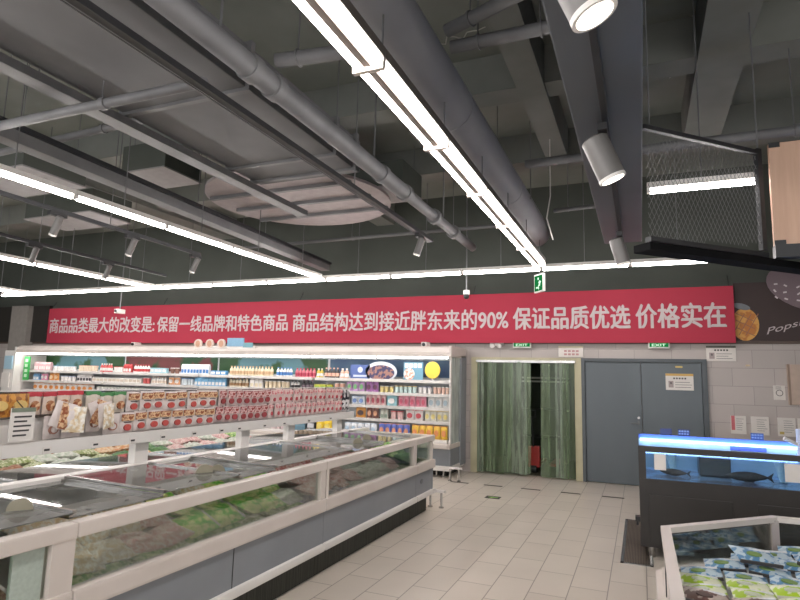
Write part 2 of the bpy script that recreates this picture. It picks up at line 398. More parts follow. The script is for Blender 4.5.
# ------------------------------------------------------------------ signs and sheets on the wall
def lines(mb, x0, x1, z0, z1, n, y, th=.007):
    for k in range(n):
        z = z1 - (z1 - z0) * (k + .5) / n
        mb.box(x0, x0 + (x1 - x0) * random.uniform(.65, 1), y - .0015, y, z - th / 2, z + th / 2)
def exit_sign(x, label, lamps):
    e = thing('exit_sign', label, 'exit sign', (x, 10.93, 2.37))
    B(x - .17, x + .17, 10.885, 10.97, 2.36, 2.52, .008).build('housing', M_white, e)
    B(x - .15, x + .15, 10.88, 10.885, 2.38, 2.50).build('face', emit('exit_green', (20, 120, 60), .4), e)
    t = text_mb('EXIT', .22, .045, .003, .01); t.xf(Matrix.Translation((x - .11, 10.88, 2.39))); t.build('lettering', emit('exit_white', (215, 245, 215), .5), e)
exit_sign(-2.06, 'green EXIT sign peeking out under the banner above the strip curtain', 0)
exit_sign(.3, 'green EXIT sign peeking out under the banner above the steel doors', 0)
em = thing('emergency_light', 'twin round emergency lamp under the banner above the strip curtain', 'emergency light', (-2.55, 10.93, 2.36))
B(-2.68, -2.42, 10.9, 10.99, 2.4, 2.5, .008).build('battery_box', M_white, em)
for x in (-2.62, -2.48): MB().tube((x, 10.9, 2.41), (x, 10.84, 2.39), .045).build('lamp_head', M_white, em)
s = thing('door_sign', 'white notice with two pinkish word rows above the curtain and steel door', 'sign', (-1.17, 10.98, 2.2))
B(-1.4, -.96, 10.975, 10.99, 2.2, 2.4).build('board', M_paper, s)
b = MB()
for r_ in range(2):
    for k in range(4): b.box(-1.3 + k * .07, -1.25 + k * .07, 10.972, 10.975, 2.23 + r_ * .06, 2.265 + r_ * .06)
b.build('lettering', pk((196, 140, 140)), s)
B(-1.4, -.96, 10.972, 10.975, 2.365, 2.4).build('header', pk((222, 212, 176)), s)
def notice(name, label, x0, x1, z0, z1, y, head, portrait=True):
    s = thing(name, label, 'notice', ((x0 + x1) / 2, y, z0))
    B(x0, x1, y - .012, y, z0, z1, .002).build('board', M_paper, s)
    B(x0, x1, y - .015, y - .012, z1 - (z1 - z0) * .14, z1).build('header', pk(head), s)
    w_ = x1 - x0; h_ = z1 - z0
    if portrait:
        B(x0 + w_ * .1, x0 + w_ * .28, y - .014, y - .012, z0 + h_ * .15, z0 + h_ * .55).build('photo', pk((168, 150, 146)), s)
        ellipse(x0 + w_ * .19, z0 + h_ * .42, w_ * .035, h_ * .08, y - .016, y - .014, 12).build('head', pk((90, 74, 72)), s)
    b = MB(); lines(b, x0 + w_ * .34, x1 - w_ * .06, z0 + h_ * .1, z0 + h_ * .55, 3, y - .012)
    for k in range(5): b.box(x0 + w_ * (.28 + .1 * k), x0 + w_ * (.34 + .1 * k), y - .0135, y - .012, z0 + h_ * .66, z0 + h_ * .76)
    b.build('lettering', M_ink, s)
notice('staff_notice', 'white staff notice with a dark header and portrait on the tiles beside the steel door', 1.03, 1.47, 2.15, 2.41, 10.995, (72, 70, 56))
notice('staff_notice', 'white staff notice with a yellow header and portrait stuck on the steel door', .39, .82, 1.65, 1.93, 10.985, (214, 164, 74))
s = thing('wall_socket_sign', 'small square white sign with a round mark on the tiles beside the beige box', 'sign', (2.05, 10.99, 1.55))
B(1.97, 2.13, 10.98, 11.0, 1.54, 1.77, .003).build('plate', M_paper, s)
b = MB()
for k in range(20):
    a = 2 * PI * k / 20; b.box(-.012, .012, 10.977, 10.98, -.004, .004, M=Matrix.Translation((2.05 + .045 * math.cos(a), 0, 1.65 + .045 * math.sin(a))) @ Matrix.Rotation(-a + PI / 2, 4, 'Y'))
lines(b, 2.0, 2.1, 1.7, 1.76, 2, 10.98); b.build('mark', M_ink, s)
s = thing('wall_box', 'beige flat box fixed to the tiled wall above the document boards', 'box', (2.55, 10.95, 1.48))
B(2.17, 2.9, 10.93, 11.0, 1.47, 2.11, .006).build('cover', mat('beige_box', (196, 174, 158), .5), s)
B(2.17, 2.2, 10.925, 10.93, 1.47, 2.11).build('edge', mat('beige_edge', (150, 128, 112), .5), s)
for k, (x0, x1, head, lab) in enumerate([(1.34, 1.56, (206, 90, 96), 'white document sheet with a red side stripe, first of the row above the tank'),
                                         (1.63, 1.88, None, 'white printed document board between the red striped sheet and the sheet by the pipe'),
                                         (2.0, 2.24, (196, 170, 80), 'white document board behind the white tank pipe'),
                                         (2.27, 2.5, (196, 150, 150), 'white document board at the end of the row past the tank pipe')]):
    s = thing('document_board', lab, 'notice', (x0, 10.99, .97), 'document boards above the tank')
    B(x0, x1, 10.975, 11.0, .97, 1.26, .003).build('board', M_paper, s)
    if k == 0:
        B(x0 + .01, x0 + .06, 10.972, 10.975, 1.03, 1.26).build('stripe', pk(head), s)
    elif head: B(x0 + .02, x0 + .08, 10.972, 10.975, 1.0, 1.04).build('stamp', pk(head), s)
    b = MB(); lines(b, x0 + .08, x1 - .02, 1.02, 1.23, 6, 10.975, .005); b.build('lettering', M_ink, s)
tag(B(1.6, 1.66, 10.97, 11.0, 2.07, 2.1, .004).build('call_button', pk((214, 190, 150))), 'tiny cream button on the tiled wall beside the staff notice', 'button')

# ------------------------------------------------------------------ ceiling services
def ztop(x, y, z0):
    c = [5.499]
    if z0 < 5.0:
        if any(a - .02 < x < b + .02 and y < e for a, b, e in YB): c.append(5.0)
        if any(a - .02 < y < b + .02 for a, b in XB): c.append(5.05)
    if z0 < 4.02 and -4.3 < x < -2.85 and y < 5.62: c.append(4.02)
    if z0 < 4.2 and (x + 4.6) ** 2 + (y - 7.02) ** 2 < 1.4 ** 2: c.append(4.3)
    if z0 < 3.95 and abs(x + 1.5) < .22: c.append(3.95)
    if z0 < 3.9 and abs(x + 2.62) < .1: c.append(3.92)
    for (a, b, e, f, z) in DBX:
        if z0 < z and a - .02 < x < b + .02 and e - .02 < y < f + .02: c.append(z)
    tx = -5.5 - .0577 * (y - 2.5)
    if z0 < 3.8 and tx - .22 < x < tx + .2: c.append(3.88)
    return min(c) - .002
YB = [(-1.2, -.9, 8.5), (.62, 1.06, 8.7), (-5.2, -4.8, 11), (-9.4, -9.0, 11), (4.3, 4.8, 11)]
XB = [(2.2, 2.6), (6.15, 6.5), (8.45, 8.85), (-.6, -.2)]
DBX = [(-6.7, -5.9, 5.65, 6.35, 4.5), (-8.6, -7.2, 4.6, 5.5, 4.3), (-9.8, -8.2, 6.4, 7.2, 4.3), (-4.2, -3.2, 7.6, 8.4, 4.6)]
def rods(parent, pts, z0, z1=None, r=.006, name='suspension_rod'):
    for x, y in pts: MB().tube((x, y, z0), (x, y, z1 or ztop(x, y, z0 + .03)), r, seg=6).build(name, M_pipe, parent)
# main twin tube line
MX = -1.385
for k in range(11):
    y0 = -3.18 + 1.19 * k
    if k == 10: y0 = 8.72; break
    t = thing('twin_tube_light', '%s twin tube ceiling light of the double row, counting back from the exit sign' % ORD[9 - k], 'ceiling light', (MX, y0 + .6, 3.5), 'twin tube lights in the double row')
    y1 = y0 + 1.185
    B(MX - .1, MX + .1, y0, y1, 3.535, 3.60, .006).build('housing', mat('fixture_grey', (112, 104, 98), .5), t)
    B(MX - .022, MX + .022, y0, y1, 3.49, 3.535).build('spine', mat('fixture_spine', (96, 84, 76), .6), t)
    for dx in (-.062, .062): MB().tube((MX + dx, y0 + .03, 3.5), (MX + dx, y1 - .03, 3.5), .02).build('tube', M_tube, t)
    B(MX - .098, MX + .098, y1 - .035, y1, 3.465, 3.535, .004).build('end_bracket', M_cream, t)
    rods(t, [(MX, y0 + .15)], 3.6, 3.93)
def single(x0, y0, x1, y1, z, label, group):
    t = thing('tube_light', label, 'ceiling light', ((x0 + x1) / 2, (y0 + y1) / 2, z), group)
    d = Vector((x1 - x0, y1 - y0, 0)).normalized(); a = math.atan2(d.y, d.x); L = math.hypot(x1 - x0, y1 - y0)
    M = Matrix.Translation((x0, y0, z)) @ Matrix.Rotation(a, 4, 'Z')
    B(0, L, -.035, .035, .02, .075, .005, M=M).build('housing', M_white, t)
    b = MB(); b.tube((.03, 0, 0), (L - .03, 0, 0), .028); b.xf(M); b.build('tube', M_tube, t)
    b = B(0, .025, -.03, .03, -.02, .03, M=M); b.box(L - .025, L, -.03, .03, -.02, .03, M=M); b.build('end_bracket', M_white, t)
    c = M @ Vector((L / 2, 0, 0)); rods(t, [(c.x, c.y)], z + .07)
for k in range(10):
    y0 = -2.24 + 1.24 * k - .0
    if y0 + 1.24 > 9.0: break
    single(-5.33, y0, -5.33, y0 + 1.235, 3.5, '%s tube light of the single row beyond the round duct, counting from the shop side' % ORD[k], 'tubes in the single row')
for k in range(5):
    y0 = 2.55 + 1.3 * k
    single(-9.46, y0, -9.46, y0 + 1.295, 3.5, '%s tube light in the outer row left of the spotlight tracks, counting towards the wall' % ORD[k], 'tubes in the outer row')
for k in range(3):
    y0 = 5.15 + 1.3 * k
    single(-13.4, y0, -13.4, y0 + 1.295, 3.5, '%s tube light in the far row at the picture edge, counting towards the wall' % ORD[k], 'tubes in the far row')
for k in range(12):
    x0 = -14.4 + 1.3 * k
    single(x0, 9.08, x0 + 1.295, 9.08, 3.5, '%s tube light of the long row along the banner, counting from its far end' % ORD[k], 'tubes in the row along the banner')
single(.1, 5.57, 1.0, 5.57, 3.5, 'white tube light glowing behind the wire mesh guard', None)
for x in (3.2,):  # out-of-view row, added to light the near freezer side
    for k in range(6):
        y0 = -3.6 + 1.3 * k
        single(x, y0, x, y0 + 1.295, 3.5, '%s added fill tube of the unseen row beyond the bulkhead, counting from the back' % ORD[k], 'added unseen tubes beyond the bulkhead')
# round duct beside the main light
dct = thing('round_duct', 'thick round grey air duct running beside the double row of lights', 'duct', (-1.2, 4, 4.2))
for k in range(6):
    y0 = -4.6 + 2.3 * k
    MB().tube((-1.5, y0, 4.12), (-1.5, y0 + 2.295, 4.12), .22, seg=32, cap=False).build('duct_section', M_round, dct, True)
    MB().tube((-1.5, y0 + 2.27, 4.12), (-1.5, y0 + 2.3, 4.12), .224, seg=32).build('joint_band', M_round, dct, True)
rods(dct, [(-1.725, 3.0), (-1.275, 3.0), (-1.725, 7.4), (-1.275, 7.4)], 4.12)
# sprinkler main
pp = thing('large_pipe', 'thick grey ceiling pipe with collars between the duct and the black track', 'pipe', (-2.65, 5, 3.95))
MB().tube((-2.62, -2, 4.0), (-2.62, 6.3, 4.0), .09, seg=24).build('pipe_body', M_pipe, pp, True)
MB().tube((-2.62, 6.3, 4.0), (-2.62, 9.4, 4.0), .07, seg=24).build('reducer_pipe', M_pipe, pp, True)
for y in (3.25, 3.55, 5.6, 6.3, 7.4, 8.3): MB().tube((-2.62, y - .05, 4.0), (-2.62, y + .05, 4.0), .105, seg=24).build('collar', M_tray, pp, True)
rods(pp, [(-2.62, 2.9), (-2.62, 5.4), (-2.62, 7.8)], 4.1, r=.01)
def pipe(label, p0, p1, r, rodpts=(), name='service_pipe'):
    t = thing(name, label, 'pipe', p0)
    MB().tube(p0, p1, r, seg=16).build('pipe_body', M_pipe, t, True)
    n = max(2, int((Vector(p1) - Vector(p0)).length / 1.6))
    for k in range(n):
        q0 = Vector(p0).lerp(Vector(p1), (k + .45) / n); q1 = Vector(p0).lerp(Vector(p1), (k + .45) / n + .03 / n)
        MB().tube(q0, q1, r * 1.25, seg=14).build('coupling', M_tray, t, True)
        MB().tube(q0, (q0.x, q0.y, ztop(q0.x, q0.y, q0.z)), .006, seg=6).build('suspension_rod', M_pipe, t)
pipe('long thin grey pipe crossing under the flat duct to the thick pipe', (-14, 2.92, 3.82), (-2.84, 3.03, 3.82), .04)
pipe('grey branch pipe joining the thick pipe to the round duct side', (-2.5, 3.4, 4.12), (-1.73, 3.5, 4.12), .055)
pipe('upper of two grey cross pipes between the round duct and the bulkhead', (-1.3, 3.9, 4.4), (-.4, 3.55, 4.4), .05)
pipe('lower of two grey cross pipes between the round duct and the bulkhead', (-1.3, 4.0, 4.32), (-.35, 4.0, 4.32), .05)
pipe('thin pipe running crosswise behind the bulkhead and wire mesh', (-1.15, 6.35, 4.2), (4.2, 6.25, 4.2), .05)
pipe('thin pipe high along the back wall left of the round duct', (-7.5, 9.0, 4.2), (-1.75, 8.85, 4.2), .03)
pipe('thin pipe at the far wall between the round duct and the bulkhead', (-1.1, 8.3, 4.2), (-.2, 8.2, 4.2), .03)
pipe('short thin pipe crossing over the single light row', (-7.0, 4.05, 4.2), (-4.3, 3.95, 4.2), .04)
0 and pipe('slim pipe crossing below the end of the flat duct', (-6.4, 6.1, 4.05), (-2.9, 6.0, 4.05), .045)
# flat rectangular duct
fd = thing('flat_duct', 'wide flat grey rectangular air duct left of the black light track', 'duct', (-3.6, 3, 4.1))
for k, (a, b) in enumerate([(-3, -.6), (-.58, 1.75), (1.77, 3.55), (3.57, 5.0), (5.02, 5.45), (5.47, 5.6)]):
    B(-4.25, -2.9, a, b, 4.05, 4.42, .01).build('duct_section', M_duct, fd)
for y in (-.59, 1.76, 3.56, 5.01, 5.46): B(-4.29, -2.86, y - .025, y + .025, 4.02, 4.45).build('flange', M_tray, fd)
rods(fd, [(-4.27, 1.76), (-2.88, 1.76), (-4.27, 5.01), (-2.88, 5.01)], 4.44)
ct = thing('cable_tray', 'light grey metal cable tray along the left edge of the flat duct', 'cable tray', (-4.25, 3, 3.95))
b = B(-4.36, -4.2, -3, 6.6, 3.93, 3.94); b.box(-4.365, -4.355, -3, 6.6, 3.93, 4.0); b.box(-4.205, -4.195, -3, 6.6, 3.93, 4.0); b.build('tray_channel', M_tray, ct)
rods(ct, [(-4.32, 2.8), (-4.32, 4.6)], 3.94)
ct = thing('cable_tray', 'dark topped grey cable trunk running above the single light row', 'cable tray', (-5.75, 4, 4.0))
Mt = Matrix.Translation((-5.55, 2.5, 0)) @ Matrix.Rotation(math.radians(3.3), 4, 'Z')
B(-.02, .16, -.6, 7.6, 3.88, 4.0, .006, M=Mt).build('trunking', M_tray, ct)
B(.12, .2, -.6, 7.6, 4.0, 4.05, M=Mt).build('cover', M_dark, ct)
for y in (.8, 2.2, 3.6):
    q = Mt @ Vector((.07, y, 0)); rods(ct, [(q.x, q.y)], 4.0)
# round and square pieces hung at the ceiling
dk = thing('round_canopy', 'round pale grey board hung under the ceiling at the end of the flat duct', 'ceiling board', (-4.65, 7.1, 4.3))
b = MB(); b.lathe([(1.35, 0), (1.35, .04)], 40, Matrix.Translation((-4.6, 7.02, 4.3))); b.build('board', mat('pale_board', (168, 158, 158), .7), dk)
for y in (6.4, 7.0, 7.6): B(-5.75, -3.45, y, y + .06, 4.25, 4.3).build('batten', M_tray, dk)
rods(dk, [(-5.2, 6.8), (-4.1, 7.5)], 4.34)
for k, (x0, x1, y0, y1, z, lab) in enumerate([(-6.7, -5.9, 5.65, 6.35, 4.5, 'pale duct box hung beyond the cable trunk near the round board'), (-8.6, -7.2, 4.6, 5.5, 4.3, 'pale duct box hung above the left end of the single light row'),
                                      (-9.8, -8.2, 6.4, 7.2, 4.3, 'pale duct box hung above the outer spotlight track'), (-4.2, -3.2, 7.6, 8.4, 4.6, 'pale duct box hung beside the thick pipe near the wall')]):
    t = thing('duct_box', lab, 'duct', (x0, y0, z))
    B(x0, x1, y0, y1, z + .02, z + .4, .01).build('box_body', M_upwall, t); B(x0 - .01, x1 + .01, y0 - .01, y1 + .01, z, z + .02).build('lit_underside', mat('duct_lit_underside', (150, 146, 146), .6), t); rods(t, [(x0 + .1, y0 + .1), (x1 - .1, y1 - .1)], z + .4)  # sides coloured dark as shade, bottom sheet coloured pale as bounced light
df = thing('air_diffuser', 'square white slatted air diffuser hung left of the double light row', 'air vent', (-2.1, 6.3, 4.5))
B(-2.45, -1.8, 6.0, 6.8, 4.62, 4.7, .01).build('frame', M_duct, df)
sl = MB()
for k in range(6): sl.box(-2.4 + k * .1, -2.34 + k * .1, 6.05, 6.75, 4.6, 4.62)
sl.build('slats', M_white, df); rods(df, [(-2.2, 6.4)], 4.7)
# bulkhead
bkm = mat('bulkhead_paint', (88, 94, 102), .4, 0, (78, 84, 92), 1.2)
bh = B(-.38, .06, -1.5, 7.6, 3.5, 5.5, .01); struct('trim_5', bh, bkm)
# tracks + spotlights
def track(label, p0, p1, z, edges=False):
    t = thing('light_track', label, 'light track', ((p0[0] + p1[0]) / 2, (p0[1] + p1[1]) / 2, z))
    d = Vector((p1[0] - p0[0], p1[1] - p0[1], 0)); a = math.atan2(d.y, d.x); M = Matrix.Translation((p0[0], p0[1], z)) @ Matrix.Rotation(a, 4, 'Z')
    hw_ = .04 if edges else .02
    B(0, d.length, -hw_, hw_, 0, .05, .003, M=M).build('rail', M_black if edges else M_dark, t)
    if edges:
        b = B(0, d.length, hw_, hw_ + .006, -.004, .03, M=M); b.box(0, d.length, hw_ - .022, hw_ - .017, -.003, .0, M=M); b.build('rail_edge', M_tray, t)
    if z < 3.49 or z > 3.55:
        n = 3 if p0[0] < -8 else 2
        rods(t, [(p0[0] + d.x * (k + .5) / n, p0[1] + d.y * (k + .5) / n) for k in range(n)], z + .05)
    return t
track('black light track with pale edges under the flat duct', (-2.78, -2), (-2.76, 7.66), 3.7, True)
track('black spotlight track nearest the single light row', (-6.2, 0), (-6.5, 7.1), 3.6)
track('black spotlight track over the outer aisle', (-8.2, 3.0), (-8.6, 8.5), 3.6)
track('black spotlight track fixed under the bulkhead', (-.17, -1.3), (-.17, 7.3), 3.45)
M_spot = mat('spot_body_grey', (112, 110, 108), .45, .2, (104, 102, 100), 6)
def spot(label, x, y, ztrack, direction, R=.075, L=.28, drop=.16):
    t = thing('spotlight', label, 'spotlight', (x, y, ztrack), 'track spotlights')
    B(x - .03, x + .03, y - .11, y + .11, ztrack - .05, ztrack, .003).build('adapter', M_black, t)
    d = Vector(direction).normalized(); c = Vector((x, y, ztrack - drop)); p0 = c - d * L / 2; p1 = c + d * L / 2
    MB().tube((x, y, ztrack - .03), p0 + d * .06, .014, seg=8).build('bracket', M_spot, t)
    b = MB(); b.tube(p0, p1, R, seg=28); b.tube(p0 - d * .012, p0, R * .8, R, seg=28); o = b.build('body', M_spot, t, True)
    MB().tube(p1 - d * .001, p1 + d * .004, R * .82, seg=28).build('lens', M_lens, t)
    MB().tube(p1 - d * .02, p1 + d * .002, R * 1.02, seg=28).build('rim', M_white, t, True)
spot('large grey spotlight at the top edge nearest the camera under the bulkhead', -.18, 2.1, 3.45, (.42, .1, -1), .088, .3, .2)
spot('large grey spotlight under the middle of the bulkhead track', -.19, 3.93, 3.45, (.40, .12, -1), .088, .3, .22)
spot('grey spotlight at the far end of the bulkhead near the banner', -.18, 6.9, 3.45, (.25, .1, -1), .08, .3, .22)
for (y, lab) in ((4.56, 'leftmost grey spotlight on the track by the single light row'), (5.71, 'middle grey spotlight on the track by the single light row'), (7.0, 'rightmost grey spotlight on the track by the single light row')):
    spot(lab, -6.2 - .3 * y / 7.1, y, 3.6, (-.5, .0, -1), .042, .24, .17)
for (y, lab) in ((5.68, 'nearer grey spotlight on the outer aisle track'), (7.07, 'farther grey spotlight on the outer aisle track')):
    spot(lab, -8.2 - .4 * (y - 3) / 5.5, y, 3.6, (-.45, .0, -1), .042, .24, .17)
spot('grey spotlight hanging at the wall end of the pale edged black track', -2.76, 7.2, 3.7, (-.4, .1, -1), .048, .24, .17)
# wire mesh guard and wood panel
mc = thing('wire_mesh_guard', 'dark framed wire mesh guard hung beside the bulkhead in front of a tube light', 'mesh guard', (.5, 5, 2.85))
A, Bp = Vector((.08, 4.6, 0)), Vector((.97, 5.45, 0))
dv = (Bp - A); Lm = dv.length; Mm = Matrix.Translation(A) @ Matrix.Rotation(math.atan2(dv.y, dv.x), 4, 'Z')
M_wire = mat('wire_grey', (120, 120, 120), .5, .3)
b = MB(); za, zb, ta, tb = 2.80, 2.86, 3.70, 3.74
n = 26
def clip(u0, v0, du):
    return None
def zl(x): return 2.79 + .1 * x / Lm
def zt(x): return 3.70 + .02 * x / Lm
for k in range(-n, n * 2):
    for sgn in (1, -1):
        # diagonal wires x + sgn*1.6 z
        pts = []
        for q in range(25):
            z = 2.8 + .92 * q / 24; x = k * .045 + sgn * (z - 2.8) * .55
            if 0 <= x <= Lm and zl(x) <= z <= zt(x): pts.append((x, 0, z))
        if len(pts) > 1: b.path([pts[0], pts[-1]], .0022, 4)
b.xf(Mm); b.build('wire_mesh', M_wire, mc)
b = MB(); b.box(-.02, Lm, -.02, .02, 3.69, 3.725, M=Mm); b.box(Lm - .03, Lm + .02, -.02, .02, 2.86, 3.74, M=Mm);
b.box(.0, Lm + .02, -.03, .03, 2.80, 2.84, M=Mm); b.build('frame', M_dark, mc)
for p in (Mm @ Vector((0.05, 0, 0)), Mm @ Vector((Lm, 0, 0))): rods(mc, [(p.x, p.y)], 3.72)
lg = B(-.03, Lm + 1.6, -.05, .12, 2.73, 2.79, .005, M=Mm); lg.build('ledge', mat('ledge_black', (20, 20, 22), .8, 0, (14, 14, 16), 5, spec=.1), mc)
wp = thing('wood_panel', 'pale wood board standing on the black ledge beside the wire mesh guard', 'wood panel', (1.5, 5.5, 2.85))
B(1.05, 2.6, 5.45, 5.51, 2.9, 3.78, .004).build('board', mat('pale_wood', (212, 176, 152), .5, 0, (200, 162, 138), 3, stretch=(8, 8, .6)), wp)
B(1.05, 1.13, 5.44, 5.45, 3.74, 3.78).build('clip', M_black, wp); B(1.05, 1.13, 5.44, 5.45, 2.9, 2.94).build('clip', M_black, wp)
b = B(1.05, 2.6, 5.42, 5.54, 2.793, 2.9); b.build('base_rail', M_black, wp)
M_chalk = mat('chalk_paint', (196, 194, 186), .8)
for x, y, lab in ((-2.0, 5.75, 'white chalk scrawl on the dark slab right of the double light row'), (.42, 7.4, 'white chalk scrawl on the slab between the bulkhead and the diagonal beam'), (.3, 4.6, 'white chalk scrawl on the slab at the top edge right of the bulkhead')):
    pts = [(x + .07 * q + random.uniform(-.02, .02), y - .03 * q + random.uniform(-.09, .09), 5.494) for q in range(9)]
    tag(MB().path(pts, .007, 5).build('chalk_scrawl', M_chalk), lab, 'chalk mark')
# hanging exit sign and cameras
he = thing('hanging_exit_sign', 'green running man exit sign hanging at the end of the double light row', 'exit sign', (-1.4, 8.85, 3.1))
Mh = Matrix.Translation((-1.4, 8.87, 3.1)) @ Matrix.Rotation(math.radians(-52), 4, 'Z')
B(-.14, .14, -.02, .02, 0, .28, .008, M=Mh).build('housing', M_white, he)
B(-.12, .12, -.024, -.02, .02, .26, M=Mh).build('face', emit('exit_green', (20, 120, 60), .4), he)
b = MB(); b.box(-.02, .02, -.027, -.024, .1, .18, M=Mh @ Matrix.Translation((0, 0, 0)) @ Matrix.Rotation(.3, 4, 'Y')); b.box(-.018, .018, -.027, -.024, .19, .225, M=Mh)
b.box(-.07, -.01, -.027, -.024, .06, .085, M=Mh); b.box(.0, .02, -.027, -.024, .04, .11, M=Mh); b.box(.01, .08, -.027, -.024, .14, .16, M=Mh); b.build('running_figure', emit('exit_white', (215, 245, 215), .5), he)
rods(he, [(-1.4, 8.87)], 3.38)
def cctv(label, x, y, z, ztop):
    c = thing('security_camera', label, 'camera', (x, y, z))
    MB().tube((x, y, z + .08), (x, y, ztop), .012, seg=8).build('pole', M_pipe, c)
    MB().tube((x, y, z + .03), (x, y, z + .1), .055, seg=20).build('mount', M_white, c, True)
    b = MB(); b.lathe([(.02, -.05), (.045, -.03), (.05, .0), (.045, .035)], 18, Matrix.Translation((x, y, z))); b.build('dome', M_black, c, True)
cctv('white dome camera hanging on a pole before the number on the banner', -2.75, 9.5, 3.17, 5.5)
def boxcam(label, x, y, z, ztop=None):
    c = thing('security_camera', label, 'camera', (x, y, z))
    B(x - .06, x + .06, y - .1, y + .1, z, z + .1, .01).build('body', M_white, c)
    MB().tube((x, y - .1, z + .05), (x, y - .125, z + .05), .032, seg=16).build('lens', M_black, c)
    if ztop: MB().tube((x, y, z + .1), (x, y, ztop), .012, seg=8).build('pole', M_pipe, c)
boxcam('white box camera hanging on a pole before the left part of the banner', -10.9, 9.5, 3.03, 5.5)
boxcam('small white box camera on the cooler top near the strip curtain', -3.85, 10.5, 2.34)
boxcam('small white box camera on the left half of the cooler top', -11.4, 10.5, 2.34)
hw = thing('hanging_cable', 'thin looped cable dangling behind the far end of the bulkhead', 'cable', (-.9, 7.5, 4.2))
b = MB(); pts = [(-1.05, 7.6, 5.5), (-1.05, 7.6, 4.2), (-1.1, 7.6, 3.9), (-1.02, 7.6, 3.6)]; b.path(pts, .008, 6); b.build('cable_run', M_white, hw)

# ------------------------------------------------------------------ wall cooler (multideck)
M_back = mat('cooler_back_white', (222, 224, 226), .4, 0, (214, 216, 218), 2)
CX = [-15.0, -12.05, -9.1, -6.15, -3.2]
cname = ['left end unit of the white open wall cooler under the banner', 'second unit from the left of the white open wall cooler', 'third unit from the left of the white open wall cooler', 'right end unit of the white open wall cooler beside the strip curtain']
SH = [1.70, 1.45, 1.20, .95]
for k in range(4):
    a, b_ = CX[k], CX[k + 1] - .004
    last = k == 3
    c = thing('wall_cooler', cname[k], 'display cooler', ((a + b_) / 2, 10.4, 0), 'wall cooler units')
    B(a, b_, 10.05, 10.95, .2, .5, .01).build('base_panel', M_grey, c)
    B(a, b_, 9.97, 10.9, .12, .2, .02).build('bumper', M_white, c)
    B(a, b_, 9.95, 10.9, .5, .585, .02).build('front_rail', M_cream, c)
    B(a, b_, 10.82, 10.92, .58, 2.15).build('back_panel', M_back, c)
    for i, z in enumerate(SH):
        sh = B(a + .03, b_ - .03, 10.2, 10.82, z - .03, z, .003).build('shelf', M_white, c)
        B(a + .03, b_ - .03, 10.185, 10.2, z - .045, z + .012).build('price_rail', mat('price_rail', (206, 202, 198), .4) if (i != 2 or k not in (1, 2)) else mat('green_price_rail', (70, 140, 80), .5), sh)
    cn = MB(); cn.prism([(9.98, 2.14), (9.97, 2.22), (10.02, 2.31), (10.1, 2.34), (10.95, 2.34), (10.95, 2.14)], 0, b_ - a, Matrix.Translation((a, 0, 0)) @ Matrix(((0, 0, 1, 0), (1, 0, 0, 0), (0, 1, 0, 0), (0, 0, 0, 1))))
    cn.build('canopy', M_cream, c)
    for x0, x1 in ((a + .04, (a + b_) / 2 - .03), ((a + b_) / 2 + .03, b_ - .04)): B(x0, x1, 10.0, 10.05, 2.11, 2.14).build('canopy_light', M_case_light, c)
    B(a + .03, b_ - .03, 10.8, 10.82, 1.76, 2.10).build('header_poster', [mat('leafy_poster', (44, 84, 44), .5, 0, (96, 140, 150), 1.6, sharp=True), mat('leafy_poster_red', (120, 60, 60), .5, 0, (40, 84, 50), 1.2, sharp=True), mat('leafy_poster', (44, 84, 44)), mat('blue_poster', (52, 78, 122), .5, 0, (84, 116, 130), 1.2)][k], c)
    for x in (a + .25, b_ - .12, b_ - .25 if last else b_ - .5): MB().tube((x, 10.12, 0), (x, 10.12, .13), .02, seg=10).build('foot', M_chrome, c)
    B(a + .02, b_ - .1, 10.25, 10.9, .0, .12).build('kick_plate', M_kick, c)
    if k == 0: B(a - .06, a, 9.97, 10.95, .12, 2.3, .01).build('end_panel', M_white, c)
    if last:
        B(b_, b_ + .02, 10.1, 10.6, .58, 2.14).build('end_glass', glass('end_glass_t', (226, 236, 232), .8, .02, .62, (216, 226, 222)), c)
        B(b_, b_ + .05, 10.6, 10.95, .15, 2.2, .01).build('end_pillar', M_grey, c)
        B(b_, b_ + .025, 10.02, 10.1, .58, 2.14, .006).build('front_pillar', M_white, c)
        B(b_, b_ + .05, 9.97, 10.95, 2.14, 2.34, .02).build('canopy_end', M_cream, c)
        B(b_, b_ + .04, 9.96, 10.9, .12, .2, .015).build('bumper_end', M_white, c)
        B(b_, b_ + .04, 9.95, 10.9, .5, .585, .015).build('rail_end', M_cream, c)
        B(b_, b_ + .025, 10.05, 10.9, .2, .5).build('base_end', M_grey, c)
        for x in (b_ - .02,):
            for y in (10.2, 10.75): MB().tube((x, y, 0), (x, y, .13), .02, seg=10).build('foot', M_chrome, c)
